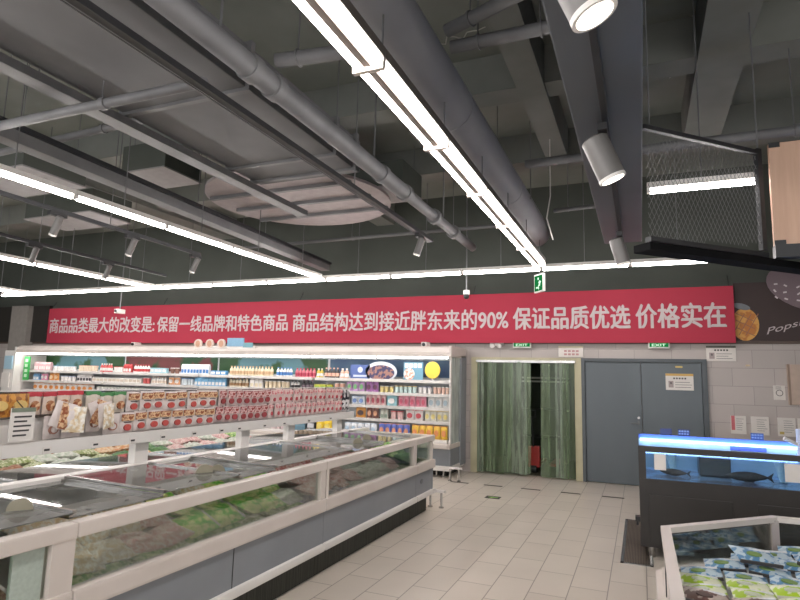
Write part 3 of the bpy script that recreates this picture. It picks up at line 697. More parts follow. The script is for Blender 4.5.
# header boards of the right end unit
for (cx, lab, colr, inner, kind) in [(-4.7, 'oval blue header board with a pale arch on the right end unit of the cooler', (210, 216, 226), (66, 78, 120), 'arch'), (-3.95, 'yellow rounded cut-out board on the right end unit of the cooler', (236, 196, 54), None, 'dot'),
                          (-4.1, 'pale word board beside the yellow cut-out on the cooler top shelf', (190, 206, 226), (96, 130, 190), 'word'), (-5.15, 'dark blue star crested board on the top shelf of the cooler', (60, 84, 150), (196, 206, 230), 'star')]:
    y = 10.3
    if kind == 'arch':
        t = thing('header_board', lab, 'sign', (cx, y, 1.7)); ellipse(cx, 1.85, .34, .2, y, y + .012, 36).build('board', pk(colr), t)
        ellipse(cx, 1.83, .29, .15, y - .006, y, 36).build('panel', mat('arch_print', (150, 110, 100), .5, 0, (60, 56, 90), 12, sharp=True), t)
    elif kind == 'dot':
        cx = -3.62
        t = thing('header_board', lab, 'sign', (cx, y, 1.7)); ellipse(cx, 1.9, .15, .16, y - .03, y - .01, 28).build('board', pk(colr), t)
        B(cx - .02, cx + .02, y - .02, y, 1.7, 1.8).build('stand', M_white, t)
    elif kind == 'word':
        cx = -4.02
        t = thing('header_board', lab, 'sign', (cx, y, 1.7)); B(cx - .2, cx + .2, y, y + .01, 1.7, 2.04, .003).build('board', pk((96, 150, 176)), t)
        b = MB()
        for q in range(4): b.box(cx - .17 + q * .09, cx - .1 + q * .09, y - .006, y, 1.94, 2.02)
        b.build('lettering', pk((226, 232, 240)), t)
        ellipse(cx - .08, 1.82, .11, .11, y - .006, y, 20).build('print', mat('snack_print', (196, 140, 120), .5, 0, (226, 214, 206), 20, sharp=True), t)
    else:
        t = thing('header_board', lab, 'sign', (cx, y, 1.7)); B(cx - .22, cx + .22, y, y + .01, 1.7, 1.98, .003).build('board', pk(colr), t)
        ellipse(cx, 1.88, .06, .06, y - .006, y, 8).build('crest', pk(inner), t); B(cx - .15, cx + .15, y - .005, y, 1.74, 1.78).build('lettering', pk(inner), t)
# canopy sign
ts = thing('canopy_sign', 'three round cream tokens and blue word panel standing on the cooler front edge', 'sign', (-8.6, 10.0, 2.3))
for x in (-9.02, -8.7, -8.38): ellipse(x, 2.38, .11, .1, 9.99, 10.02, 24).build('token', pk((236, 214, 200)), ts); ellipse(x, 2.38, .06, .07, 9.982, 9.99, 20).build('token_print', pk((214, 160, 130)), ts)
B(-8.22, -7.78, 9.99, 10.01, 2.32, 2.5, .003).build('word_panel', pk((130, 180, 214)), ts)
B(-7.8, -7.55, 9.99, 10.01, 2.3, 2.4, .003).build('small_panel', pk((120, 176, 190)), ts)
B(-9.1, -7.5, 9.995, 10.03, 2.27, 2.33).build('base_strip', M_white, ts)
# green promo sign and blue panel at the left end
ps = thing('promo_sign', 'bright green upright promo strip at the left end of the cooler', 'sign', (-14.75, 10.15, 1.5))
B(-14.88, -14.68, 10.14, 10.17, 1.45, 2.05, .003).build('board', mat('green_strip', (60, 176, 84), .5), ps)
b = MB()
for q in range(4): b.box(-14.83, -14.73, 10.135, 10.14, 1.52 + q * .13, 1.6 + q * .13)
b.build('lettering', pk((210, 240, 210)), ps)
ps = thing('end_poster', 'pale blue and white poster on the left end of the cooler front', 'poster', (-15.03, 9.95, 1.2))
B(-15.35, -15.05, 9.93, 9.96, 1.72, 2.06, .003).build('upper_sheet', pk((168, 206, 226)), ps); B(-15.4, -15.1, 9.93, 9.96, 1.25, 1.62, .003).build('lower_sheet', M_paper, ps)
B(-15.42, -15.07, 9.97, 10.9, 0, 2.2, .01).build('end_board', M_white, ps)

# ------------------------------------------------------------------ products
PROTO = {}
def proto(kind, w_, d_, h_, body, acc):
    key = (kind, w_, d_, h_, body, acc)
    if key in PROTO: return PROTO[key]
    nm = {'bottle': 'drink_bottle', 'cup': 'yogurt_cup', 'carton': 'milk_carton', 'pouch': 'snack_pouch', 'tub': 'food_tub', 'box': 'food_box'}[kind]
    t = thing(nm, '', nm.split('_')[1], (0, 0, -50))
    loc = Vector(t.location); r = w_ / 2
    mb_, ma = pk(body), pk(acc)
    def bd(m, n, mm, sm=False): m.build(n, mm, t, sm, world=False)
    if kind == 'bottle':
        bd(MB().lathe([(r * .92, 0), (r, h_ * .05), (r, h_ * .62), (r * .8, h_ * .72), (r * .42, h_ * .82), (r * .42, h_ * .88)], 12), 'bottle_body', mb_, True)
        bd(MB().lathe([(r * .5, h_ * .87), (r * .5, h_)], 10), 'cap', ma, True)
        bd(MB().lathe([(r * 1.02, h_ * .18), (r * 1.02, h_ * .5)], 12), 'wrapper', ma, True)
    elif kind in ('cup', 'tub'):
        bd(MB().lathe([(r * .78, 0), (r * .98, h_ * .9)], 12), 'cup_body', mb_, True)
        bd(MB().lathe([(r * 1.02, h_ * .9), (r * 1.02, h_ * .97), (r * .9, h_)], 12), 'lid', ma, True)
    elif kind == 'carton':
        b = B(-w_ / 2, w_ / 2, -d_ / 2, d_ / 2, 0, h_ * .8, .003)
        b.prism([(-d_ / 2, h_ * .8), (d_ / 2, h_ * .8), (.004, h_), (-.004, h_)], -w_ / 2, w_ / 2, Matrix(((0, 0, 1, 0), (1, 0, 0, 0), (0, 1, 0, 0), (0, 0, 0, 1))))
        bd(b, 'carton_body', mb_)
        bd(B(-w_ * .4, w_ * .4, -d_ / 2 - .002, -d_ / 2, h_ * .15, h_ * .5), 'front_print', ma)
    elif kind == 'box':
        bd(B(-w_ / 2, w_ / 2, -d_ / 2, d_ / 2, 0, h_, .004), 'box_body', mb_)
        bd(B(-w_ * .42, w_ * .42, -d_ / 2 - .002, -d_ / 2, h_ * .3, h_ * .75), 'front_print', ma)
    else:
        bd(MB().pillow(w_, h_, d_, 6, M=Matrix.Translation((0, 0, h_ / 2))), 'pouch_body', mb_, True)
        e = ellipse(0, h_ * .45, w_ * .32, h_ * .24, -d_ / 2 - .006, -d_ / 2 + .004, 14); bd(e, 'front_print', ma)
        bd(B(-w_ * .48, w_ * .48, -.008, .008, h_ * .9, h_ * .985), 'top_seal', ma)
    PROTO[key] = t
    return t
def row(kind, x0, x1, z, dims, body, acc, label, y=10.27, gap=.008, depth2=False):
    w_, d_, h_ = dims
    p = proto(kind, w_, d_, h_, body, acc)
    n = max(1, int((x1 - x0 + gap) / (w_ + gap)))
    pitch = (x1 - x0) / n
    for k in range(n):
        dup(p, (x0 + (k + .5) * pitch, y + random.uniform(-.008, .008), z + .001), (0, 0, random.uniform(-.05, .05)), label, scale=(pitch / (w_ + gap), 1, 1), group=label.split(' on the ')[0] + ' row, ' + 'shelf %d' % round(z * 100) + ' at %d' % round(-x0 * 10))
W, CR, LB, BL, RD, PKc, OR, YE, BK, PE, GR, BR = (236, 232, 228), (226, 212, 180), (150, 196, 222), (60, 120, 190), (190, 44, 50), (226, 160, 180), (230, 140, 60), (232, 196, 50), (40, 36, 38), (232, 176, 150), (110, 160, 90), (130, 84, 56)
T = " on the wall cooler's top shelf "
row('carton', -14.62, -14.0, SH[0], (.075, .07, .22), (222, 176, 180), W, 'pink carton' + T + 'beside the green promo strip')
row('tub', -13.9, -13.1, SH[0], (.1, .1, .13), W, LB, 'white tub with pale blue lid' + T + 'beside beige cups')
row('cup', -13.0, -12.35, SH[0], (.08, .08, .15), (220, 200, 176), PE, 'beige cup with peach lid' + T + 'left of the red bottles')
row('bottle', -12.25, -11.85, SH[0], (.07, .07, .21), (206, 70, 66), W, 'red bottle with white cap' + T + 'right of the beige cups')
row('cup', -11.8, -11.5, SH[0], (.075, .075, .14), W, RD, 'white cup with red lid' + T + 'beside red cartons')
row('carton', -11.47, -11.2, SH[0], (.065, .065, .2), (192, 50, 52), W, 'red carton' + T + 'over the white long cartons')
row('bottle', -11.15, -10.65, SH[0], (.07, .07, .2), W, RD, 'white bottle with red wrapper' + T + 'beside pale blue boxes')
row('box', -10.6, -10.1, SH[0], (.1, .09, .13), (158, 206, 220), W, 'pale blue box' + T + 'right of the red wrapped bottles')
row('cup', -10.02, -9.75, SH[0], (.085, .085, .14), (120, 80, 66), W, 'brown cup' + T + 'left of the tall white cartons')
row('carton', -9.68, -8.88, SH[0], (.08, .07, .23), (232, 234, 236), BL, 'tall white carton with blue print' + T + 'beside brown cups')
row('box', -8.82, -8.4, SH[0], (.1, .09, .1), (80, 150, 206), W, 'bright blue box' + T + 'left of the cream bottles')
row('bottle', -8.32, -7.18, SH[0], (.07, .07, .21), CR, (196, 160, 120), 'cream bottle with tan cap' + T + 'under the canopy sign')
row('bottle', -7.1, -6.7, SH[0], (.07, .07, .2), W, BL, 'white bottle with blue cap' + T + 'right of the cream bottles')
row('bottle', -6.64, -6.14, SH[0], (.07, .07, .19), (206, 100, 116), (170, 40, 66), 'pink bottle with red cap' + T + 'left of yellow bottles')
row('bottle', -6.12, -5.96, SH[0], (.07, .07, .19), (220, 190, 60), W, 'yellow bottle' + T + 'between pink and black bottles')
row('bottle', -5.94, -5.6, SH[0], (.075, .07, .21), (44, 38, 38), PE, 'black bottle with peach wrapper' + T + 'beside the yellow bottles')
row('bottle', -5.58, -5.38, SH[0], (.08, .07, .2), (226, 172, 144), W, 'peach bottle' + T + 'beside the dark blue board')
T = " on the wall cooler's second shelf "
row('carton', -14.62, -14.38, SH[1], (.075, .07, .17), (110, 160, 206), W, 'blue carton' + T + 'beside the green promo strip')
row('pouch', -14.34, -14.08, SH[1], (.12, .05, .18), (216, 130, 160), W, 'pink pouch' + T + 'left of the orange bags')
row('pouch', -14.04, -13.68, SH[1], (.17, .06, .2), (232, 150, 70), (250, 214, 170), 'orange bag' + T + 'right of the pink pouches')
row('tub', -13.6, -13.08, SH[1], (.1, .1, .13), W, (120, 150, 200), 'white tub with blue lid' + T + 'right of the orange bags')
row('carton', -13.0, -12.5, SH[1], (.08, .07, .19), (230, 226, 224), BK, 'white carton with black print' + T + 'before the white run')
row('box', -12.45, -10.85, SH[1], (.12, .1, .12), (234, 230, 222), (206, 190, 170), 'plain white box' + T + 'in the long run')
row('cup', -10.82, -10.6, SH[1], (.09, .09, .15), (190, 70, 70), W, 'red cup' + T + 'right of the plain white boxes')
row('bottle', -10.57, -10.1, SH[1], (.07, .07, .18), W, (220, 200, 180), 'white bottle with cream wrapper' + T + 'left of the orange pouches')
row('pouch', -10.06, -9.7, SH[1], (.115, .05, .18), (228, 160, 112), W, 'orange pouch' + T + 'right of the cream wrapped bottles')
row('cup', -9.67, -9.3, SH[1], (.085, .085, .16), (222, 232, 238), BL, 'white cup with blue lid' + T + 'left of the blue cartons')
row('carton', -9.26, -8.4, SH[1], (.08, .07, .19), (106, 170, 214), W, 'blue carton' + T + 'right of the blue lidded cups')
row('bottle', -8.32, -7.8, SH[1], (.07, .07, .2), (226, 214, 190), (150, 110, 70), 'cream bottle with brown cap' + T + 'right of the blue cartons')
row('carton', -7.75, -7.42, SH[1], (.08, .07, .2), W, CR, 'white carton with cream print' + T + 'beside cream cups')
row('cup', -7.38, -6.76, SH[1], (.085, .085, .16), (226, 206, 172), W, 'cream cup with white lid' + T + 'left of the white bottles')
row('bottle', -6.73, -6.5, SH[1], (.07, .07, .18), W, BK, 'white bottle with black cap' + T + 'left of the black bottles')
row('bottle', -6.47, -6.18, SH[1], (.07, .07, .2), (48, 40, 48), (120, 100, 110), 'black bottle' + T + 'left of the lime packs')
row('box', -6.15, -5.74, SH[1], (.1, .08, .12), (206, 206, 60), (150, 180, 60), 'lime yellow box' + T + 'right of the black bottles')
row('cup', -5.7, -5.46, SH[1], (.085, .085, .16), PE, W, 'peach cup' + T + 'right of the lime boxes')
T = " on the wall cooler's third shelf "
row('pouch', -14.6, -12.4, SH[2], (.18, .06, .19), (232, 222, 216), OR, 'white bag with orange print' + T + 'behind the red headed packs')
row('cup', -12.3, -8.55, SH[2], (.1, .1, .15), (234, 232, 226), (220, 226, 214), 'white cup' + T + 'behind the green price rail')
row('cup', -8.5, -5.5, SH[2], (.1, .1, .15), (216, 190, 160), (200, 160, 120), 'tan cup' + T + 'right of the green price rail')
# right end block
T = " on the right cooler unit's second shelf, "
row('pouch', -5.42, -5.02, SH[1], (0.099, .05, 0.214), (196, 150, 206), (120, 190, 120), 'lilac pouch with green print' + T + 'leftmost')
row('pouch', -5.0, -4.72, SH[1], (0.103, .05, 0.215), (176, 110, 180), (90, 40, 70), 'purple pouch with dark print' + T + 'beside lilac ones')
row('tub', -4.7, -4.4, SH[1], (0.072, .095, 0.128), (226, 206, 130), W, 'yellow tub' + T + 'right of the purple pouches')
row('tub', -4.38, -3.92, SH[1], (0.084, .1, 0.139), (200, 226, 222), (220, 190, 120), 'pale teal tub' + T + 'in the middle')
row('cup', -3.9, -3.62, SH[1], (0.068, .09, 0.139), W, (70, 90, 150), 'white cup with navy lid' + T + 'beside peach cups')
row('cup', -3.6, -3.28, SH[1], (0.068, .09, 0.139), (232, 190, 170), W, 'peach cup with white lid' + T + 'at the glass end')
T = " on the right cooler unit's third shelf, "
row('pouch', -5.3, -5.0, SH[2], (0.106, .06, 0.171), (216, 226, 236), (96, 130, 190), 'white pouch with blue print' + T + 'leftmost')
row('pouch', -4.98, -4.56, SH[2], (0.099, .05, 0.214), (232, 190, 190), (170, 50, 70), 'pink pouch with red print' + T + 'before the teal bag')
row('pouch', -4.54, -4.32, SH[2], (0.152, .06, 0.215), (150, 206, 216), W, 'pale teal bag' + T + 'between the pink pouches')
row('pouch', -4.3, -3.72, SH[2], (0.106, .05, 0.214), (230, 150, 170), (196, 70, 96), 'rose pouch' + T + 'right of the teal bag')
row('pouch', -3.7, -3.28, SH[2], (0.103, .05, 0.214), (232, 230, 228), (150, 170, 180), 'white pouch with grey print' + T + 'at the glass end')
T = " on the right cooler unit's fourth shelf, "
row('pouch', -5.2, -4.98, SH[3], (0.152, .06, 0.214), (226, 150, 60), (70, 44, 40), 'orange bag with dark print' + T + 'leftmost')
row('pouch', -4.96, -4.7, SH[3], (0.095, .06, 0.214), (110, 60, 50), (226, 160, 120), 'brown pouch' + T + 'beside the orange bag')
row('carton', -4.66, -4.5, SH[3], (0.057, .07, 0.182), (214, 216, 204), (120, 140, 120), 'white carton' + T + 'between brown pouches and red tubs')
row('tub', -4.46, -4.18, SH[3], (0.099, .12, 0.161), (232, 190, 186), (206, 80, 90), 'pink tub with red lid' + T + 'beside white cartons')
row('pouch', -4.14, -3.78, SH[3], (0.129, .06, 0.203), (236, 224, 222), (200, 60, 70), 'white pouch with red print' + T + 'beside pink tubs')
row('pouch', -3.76, -3.28, SH[3], (0.114, .06, 0.203), (234, 230, 216), (226, 206, 120), 'white pouch with yellow print' + T + 'at the glass end')
T = " in the right cooler unit's bottom tray "
row('pouch', -5.4, -4.7, .64, (0.129, .08, 0.220), (222, 226, 230), (170, 196, 220), 'frosted white bag' + T + 'left of the blue bags', 10.2)
row('pouch', -4.66, -4.02, .64, (0.118, .07, 0.240), (70, 90, 180), (232, 150, 110), 'blue bag with orange print' + T + 'beside the yellow bags', 10.2)
row('pouch', -3.98, -3.28, .64, (0.125, .07, 0.240), (240, 190, 50), (232, 140, 80), 'yellow bag with orange print' + T + 'at the glass end', 10.2)
tag(B(-5.5, -3.26, 10.08, 10.75, .588, .638, .005).build('cooler_tray', M_white), 'long white tray under the bags in the right end cooler unit', 'tray')
T = " in the third cooler unit's bottom tray "
tag(B(-8.9, -5.56, 10.08, 10.75, .588, .638, .005).build('cooler_tray', M_white), 'long white tray in the third cooler unit under the hanging rack', 'tray')
row('tub', -8.8, -7.3, .64, (.13, .13, .16), (206, 222, 190), (150, 190, 140), 'pale green tub' + T + 'leftmost', 10.2)
row('tub', -7.25, -6.75, .64, (.11, .11, .16), (232, 206, 206), (200, 90, 100), 'white tub with pink lid' + T + 'beside the teal box', 10.2)
row('box', -6.72, -6.3, .64, (.4, .2, .24), (76, 112, 130), (90, 130, 150), 'dark teal box' + T + 'alone', 10.3)
row('box', -6.26, -6.08, .64, (.16, .12, .2), (36, 36, 40), (200, 200, 204), 'black framed box' + T + 'beside the teal box', 10.25)
row('pouch', -6.04, -5.68, .64, (.17, .09, .24), (240, 200, 30), (250, 226, 110), 'bright yellow bag' + T + 'beside the black box', 10.2)

# ------------------------------------------------------------------ island freezer
IX0, IXM, IXF = -2.62, -3.62, -4.32
M_liner = mat('freezer_liner', (206, 204, 200), .5, 0, (196, 194, 190), 3)
M_grille = mat('kick_grille', (38, 40, 34), .6, 0, (60, 62, 54), 90, stretch=(1, 1, .01), sharp=True)
def island(y0, y1, label, grp, posts):
    u = thing('island_freezer', label, 'freezer', ((IX0 + IXM) / 2, (y0 + y1) / 2, 0), grp)
    y1 -= .004
    B(IX0 - .05, IX0 - .005, y0, y1, .27, .56).build('body_panel', M_grey, u)
    B(IXF + .02, IXF + .06, y0, y1, .2, .6).build('rear_panel', M_grey, u)
    B(-4.1, -2.7, y0, y1, .0, .27).build('kick_plate', M_grille, u)
    B(IX0 - .06, IX0 + .025, y0, y1, .22, .285, .02).build('bumper', M_white, u)
    B(IX0 - .06, IX0 + .02, y0, y1, .555, .665, .018).build('lower_rail', M_cream, u)
    B(IX0 - .075, IX0 + .012, y0, y1, .91, .985, .012).build('top_rail', M_cream, u)
    B(IXM - .05, IXM + .05, y0, y1, .93, 1.035, .01).build('centre_rail', M_white, u)
    B(IXF, IXF + .09, y0, y1, .9, .985, .012).build('rear_rail', M_cream, u)
    l = B(IXF + .06, IX0 - .06, y0, y1, .38, .42); l.box(IXM - .02, IXM + .02, y0, y1, .42, .93); l.box(IXF + .06, IXF + .08, y0, y1, .42, .92); l.build('liner', M_liner, u)
    B(IX0 - .03, IX0 - .022, y0, y1, .66, .915).build('front_glass', M_glass, u)
    for a, b_ in posts: B(IX0 - .05, IX0 + .005, a, b_, .66, .915, .004).build('glass_post', M_cream, u)
    return u
u1 = island(-1.2, 2.15, 'island freezer unit nearest the camera, cut by the picture edge', 'island freezer units', [(2.02, 2.145)])
B(IX0 - .04, IX0 - .02, 1.85, 2.0, .66, .915).build('glass_post', pk((176, 190, 178)), u1)
u2 = island(2.15, 4.63, 'middle island freezer unit with green bags behind its front glass', 'island freezer units', [(4.54, 4.62)])
u3 = island(4.63, 6.9, 'island freezer unit before the end cap with pink bags behind its glass', 'island freezer units', [(4.64, 4.68), (6.8, 6.89)])
u4 = island(6.9, 7.5, 'short end unit closing the island freezer near the wall cooler', 'island freezer units', [(7.46, 7.496)])
b = B(IXF, IX0, 7.5, 7.53, .25, .66, .01); b.build('end_panel', M_grey, u4); B(IXF, IX0 + .012, 7.48, 7.56, .91, .985, .012).build('end_rail', M_cream, u4)
B(IXF, IX0 + .02, 7.49, 7.57, .555, .665, .015).build('end_lower_rail', M_cream, u4); B(IXF, IX0 + .025, 7.5, 7.58, .22, .285, .015).build('end_bumper', M_white, u4)
B(IXF + .05, IX0 - .04, 7.51, 7.518, .66, .915).build('end_glass', M_glass, u4)
e = text_mb('❋', .06, .05, .003) if False else ellipse(-7.1, .44, .045, .03, 0, .003, 14)
e.xf(Matrix.Translation((IX0 - .002, 0, 0)) @ Matrix.Rotation(-PI / 2, 4, 'Z') @ Matrix.Translation((0, 0, 0))); e.build('maker_badge', pk((96, 100, 106)), u4)
for sx, y0, par in ((3.4, 3.4, u2),):
    B(IX0 - .004, IX0 - .003, y0 - .004, y0 + .004, .28, .56).build('panel_seam', M_black, par)
# trolley guards
for x, y, lab in ((-2.62, 7.72, 'small chrome trolley guard on two legs at the end of the island freezer'), (-3.0, 9.8, 'small chrome trolley guard at the corner of the wall cooler')):
    gd = thing('trolley_guard', lab, 'guard rail', (x, y, 0))
    for k, dx in enumerate((-.1, .06)):
        MB().tube((x + dx, y, 0.012), (x + dx, y, .22), .014, seg=10).build('leg', M_chrome, gd); MB().tube((x + dx, y, 0), (x + dx, y, .014), .035, seg=14).build('foot', M_chrome, gd)
    B(x - .14, x + .12, y - .02, y + .02, .2, .235, .006).build('guard_bar', M_white, gd)
    if y < 9: MB().tube((x - .1, 7.58, .25), (x - .1, y, .21), .012, seg=8).build('arm', M_chrome, gd)
# lids: near half, sloping gently up to the centre rail
M_handle = mat('smoke_plastic_handle', (150, 144, 126), .35, 0, (138, 132, 114), 5)
def lid(y0, y1, label, lift=0.0, hy=None, near=True):
    xa, xb = (IX0 - .08, IXM + .052) if near else (IXF + .09, IXM - .052)
    z0, z1 = .99 + lift, 1.005 + lift
    t = thing('freezer_lid', label, 'glass lid', ((xa + xb) / 2, (y0 + y1) / 2, z0), 'sliding glass lids')
    L = abs(xb - xa); sg = 1 if near else -1
    pl = MB(); vs = [pl.b.verts.new(p) for p in ((xa, y0, z0), (xa, y1, z0), (xb, y1, z1), (xb, y0, z1))]; pl.b.faces.new(vs)
    r = bmesh.ops.extrude_face_region(pl.b, geom=pl.b.faces[:]); bmesh.ops.translate(pl.b, vec=(0, 0, .005), verts=[v for v in r['geom'] if isinstance(v, bmesh.types.BMVert)])
    pl.build('lid_glass', M_lid, t)
    for k, y in enumerate((y0, y1 - .022)):
        b = MB(); M = Matrix(((xb - xa, 0, 0, xa), (0, 1, 0, y), (z1 - z0, 0, 1, z0), (0, 0, 0, 1))); b.box(0, 1, 0, .022, -.003, .016, M=M); b.build('frame_bar', M_chrome, t)
    if hy is not None:
        hx = xa + (xb - xa) * .3; hz = z0 + .01
        b = MB(); n = 14
        poly = [(.06 * math.cos(PI * k / n), .06 * math.sin(PI * k / n) + .0) for k in range(n + 1)]
        b.prism(poly, -.009, .009, Matrix.Translation((hx, hy, hz)) @ Matrix.Rotation(math.radians(55), 4, 'Z') @ Matrix.Rotation(PI / 2, 4, 'X'))
        b.build('handle', M_handle, t, False)
LY = [(-.4, .9, None), (.88, 2.2, 2.08), (2.16, 2.79, None), (2.79, 3.52, 3.44), (3.52, 3.96, 3.58), (3.96, 5.3, None), (5.3, 6.05, 5.92), (6.05, 6.88, 6.15)]
nm = ['nearest the camera', 'with a half round handle at the near left corner', 'before the first bare lid bar', 'with the left of the paired round handles', 'with the right of the paired round handles', 'long and bare in the middle of the island', 'with a round handle before the far post', 'farthest from the camera']
for k, (a, b_, hy) in enumerate(LY): lid(a, b_, 'front island glass lid ' + nm[k], .0 if k % 2 == 0 else .02, hy)
for k in range(5):
    lid(-.4 + k * 1.46, 1.05 + k * 1.46, '%s rear glass lid behind the island centre rail, counting away from the camera' % ORD[k], 0 if k % 2 else .02, (1.0 + k * 1.46) if k in (1,) else None, near=False)
# frozen bags in the island
M_frost = [mat('frozen_beige', (222, 198, 160), .5, 0, (248, 242, 232), 22, .4), mat('frozen_olive', (136, 152, 84), .5, 0, (232, 230, 200), 26, .4), mat('frozen_green', (92, 160, 54), .45, 0, (206, 226, 156), 20, .4),
           mat('frozen_lime', (98, 204, 52), .45, 0, (240, 240, 164), 14, .4), mat('frozen_pink', (214, 160, 156), .5, 0, (232, 212, 204), 24, .4), mat('frozen_red', (196, 110, 104), .5, 0, (236, 212, 206), 22, .4),
           mat('frozen_pale', (186, 196, 176), .5, 0, (222, 222, 212), 20, .4), mat('frozen_orange', (206, 140, 84), .5, 0, (226, 200, 166), 16, .4), mat('frozen_dark_green', (52, 108, 52), .5, 0, (110, 150, 90), 16, .4),
           mat('frozen_violet', (120, 116, 160), .5, 0, (196, 190, 206), 18, .4), mat('frozen_brown', (150, 96, 66), .5, 0, (196, 160, 130), 18, .4)]
BAG = {}
def bag_proto(mi, var):
    if (mi, var) in BAG: return BAG[(mi, var)]
    t = thing('frozen_food_bag', '', 'frozen food bag', (0, 0, -60))
    random.seed(100 + var)
    MB().pillow(.235, .24, .11, 9, .014, Matrix.Rotation(-PI / 2, 4, 'X') @ Matrix.Identity(4)).build('bag', M_frost[mi], t, True, world=False)
    b = B(-.1, .1, .118, .134, -.004, .004); b.build('seal', M_white, t, world=False)
    BAG[(mi, var)] = t
    return t
zones = [(.9, 1.95, [10, 2, 0], 'frozen bag of mixed vegetables in the island unit nearest the camera'),
         (2.25, 3.15, [0, 0, 4, 2], 'frosted beige frozen bag behind the first front glass of the middle island unit'),
         (3.15, 3.75, [3, 3, 0, 2], 'bright green frozen bag before the pale ones in the middle island unit'),
         (3.75, 4.5, [3, 6, 3, 2], 'green and pale frozen bag by the seam post of the middle island unit'),
         (4.72, 5.4, [4, 5, 9], 'pink or violet frozen bag just past the seam post of the island'),
         (5.4, 6.7, [6, 4, 6], 'pale frosted frozen bag near the far end of the island'),
         (6.95, 7.4, [8, 2, 8], 'dark green frozen bag behind the end unit glass of the island')]
rr = random.Random(3)
for y0, y1, ms, lab in zones:
    n = max(1, round((y1 - y0) / .25)); pitch = (y1 - y0) / n
    lay = [(.505, -2.85, 0), (.61, -2.85, .05), (.70, -2.88, .3), (.775, -3.07, .3), (.845, -3.27, .26), (.885, -3.42, .06)]
    for li, (z, x, ty) in enumerate(lay):
        for i in range(n):
            y = y0 + (i + .5) * pitch + rr.uniform(-.02, .02)
            mi = ms[rr.randrange(len(ms) - 1)] if li > 1 else rr.choice([ms[-1], 1, 2] if ms[-1] not in (6, 8, 9) else [ms[-1], ms[-1], 6])
            dup(bag_proto(mi, rr.randrange(3)), (x + rr.uniform(-.015, .015), y, z + rr.uniform(-.012, .012)), (rr.uniform(-.15, .15), ty + rr.uniform(-.12, .12), rr.choice((0, PI / 2, PI, -PI / 2)) + rr.uniform(-.25, .25)) if ty == 0 else (rr.uniform(-.15, .15), ty + rr.uniform(-.12, .12), rr.uniform(-.25, .25)), lab, lab)
# inner tub floor fill rows sit on the liner; rear half
for y0, y1, ms, lab in [(2.4, 4.2, [7, 6], 'orange frozen bag under the rear lids of the island'), (4.2, 7.2, [6, 2], 'pale green frozen bag under the rear lids of the island')]:
    n = round((y1 - y0) / .27)
    for i in range(n):
        for x in (-3.84, -4.08):
            for z in (.76,):
                dup(bag_proto(rr.choice(ms), rr.randrange(3)), (x, y0 + (i + .5) * .27, z), (0, 0, rr.choice((0, PI / 2)) + rr.uniform(-.15, .15)), lab, lab)
tag(B(-4.2, -3.68, 2.3, 7.3, .42, .69).build('wire_basket_floor', M_liner), 'white raised basket floor in the rear half of the island', 'basket')
# open chest freezer behind
of = thing('chest_freezer', 'open white chest freezer full of bags behind the island and under the hanging rack', 'freezer', (-5.6, 4.5, 0))
B(-6.4, -4.95, 1.5, 7.2, .0, .62, .01).build('body', M_white, of)
b = B(-5.03, -4.95, 1.5, 7.2, .62, .86, .01); b.box(-6.4, -6.32, 1.5, 7.2, .62, 1.0, .01); b.box(-6.32, -5.03, 1.5, 1.58, .62, .86); b.box(-6.32, -5.03, 7.12, 7.2, .62, .86); b.build('rim', M_white, of)
for y0, y1, ms, lab in [(2.2, 3.9, [10, 10, 1], 'brown frozen bag in the near part of the open chest freezer'), (3.9, 4.6, [7, 1, 6], 'orange or pale frozen bag in the open chest freezer'), (4.6, 5.4, [8, 7], 'dark green frozen bag in the middle of the open chest freezer'), (5.4, 7.0, [6, 4, 2], 'pale or pink frozen bag at the far part of the open chest freezer')]:
    n = round((y1 - y0) / .26)
    for i in range(n):
        for x, zz in ((-5.2, (.82,)), (-5.47, (.86,)), (-5.75, (.90,)), (-6.05, (.95,))):
            for z in zz[-2:]:
                dup(bag_proto(rr.choice(ms), rr.randrange(3)), (x, y0 + (i + .5) * (y1 - y0) / n, z), (rr.uniform(-.15, .15), rr.uniform(-.15, .15), rr.choice((0, PI / 2)) + rr.uniform(-.2, .2)), lab, lab)
tag(B(-6.3, -5.05, 1.6, 7.1, .622, .75).build('chest_insert', M_liner), 'white insert under the bags in the open chest freezer', 'insert')

# ------------------------------------------------------------------ hanging rack on the island
rk = thing('hanging_rack', 'long white rack on posts above the island freezer, hung with packs', 'display rack', (-3.64, 4.5, 1.0))
B(-3.68, -3.655, 1.4, 6.93, 1.24, 1.60).build('back_board', M_white, rk)
B(-3.7, -3.54, 1.4, 6.93, 1.215, 1.235).build('bottom_shelf', M_white, rk)
B(-3.555, -3.535, 1.4, 6.93, 1.2, 1.285, .003).build('price_board', M_white, rk)
for y in (1.9, 3.46, 4.74, 5.55, 6.66): B(-3.67, -3.6, y - .065, y + .065, 1.035, 1.215, .006).build('post', M_white, rk)
for z in (1.585, 1.435): B(-3.652, -3.637, 1.4, 6.93, z - .01, z + .008).build('hook_bar', M_chrome, rk)
M_clear = mat('clear_pack_white', (226, 216, 212), .3, 0, (214, 202, 198), 30)
M_food = [mat('food_window_brown', (150, 84, 52), .45, 0, (226, 190, 150), 60, tex='voronoi'), mat('food_window_red', (150, 52, 48), .45, 0, (226, 190, 186), 60, tex='voronoi'), mat('food_window_pink', (214, 120, 126), .45, 0, (236, 206, 200), 60, tex='voronoi'),
          mat('food_window_gold', (200, 140, 60), .45, 0, (140, 84, 40), 40, tex='voronoi'), mat('spotted_window', (40, 40, 50), .45, 0, (226, 222, 222), 30, tex='voronoi', sharp=True)]
HP = {}
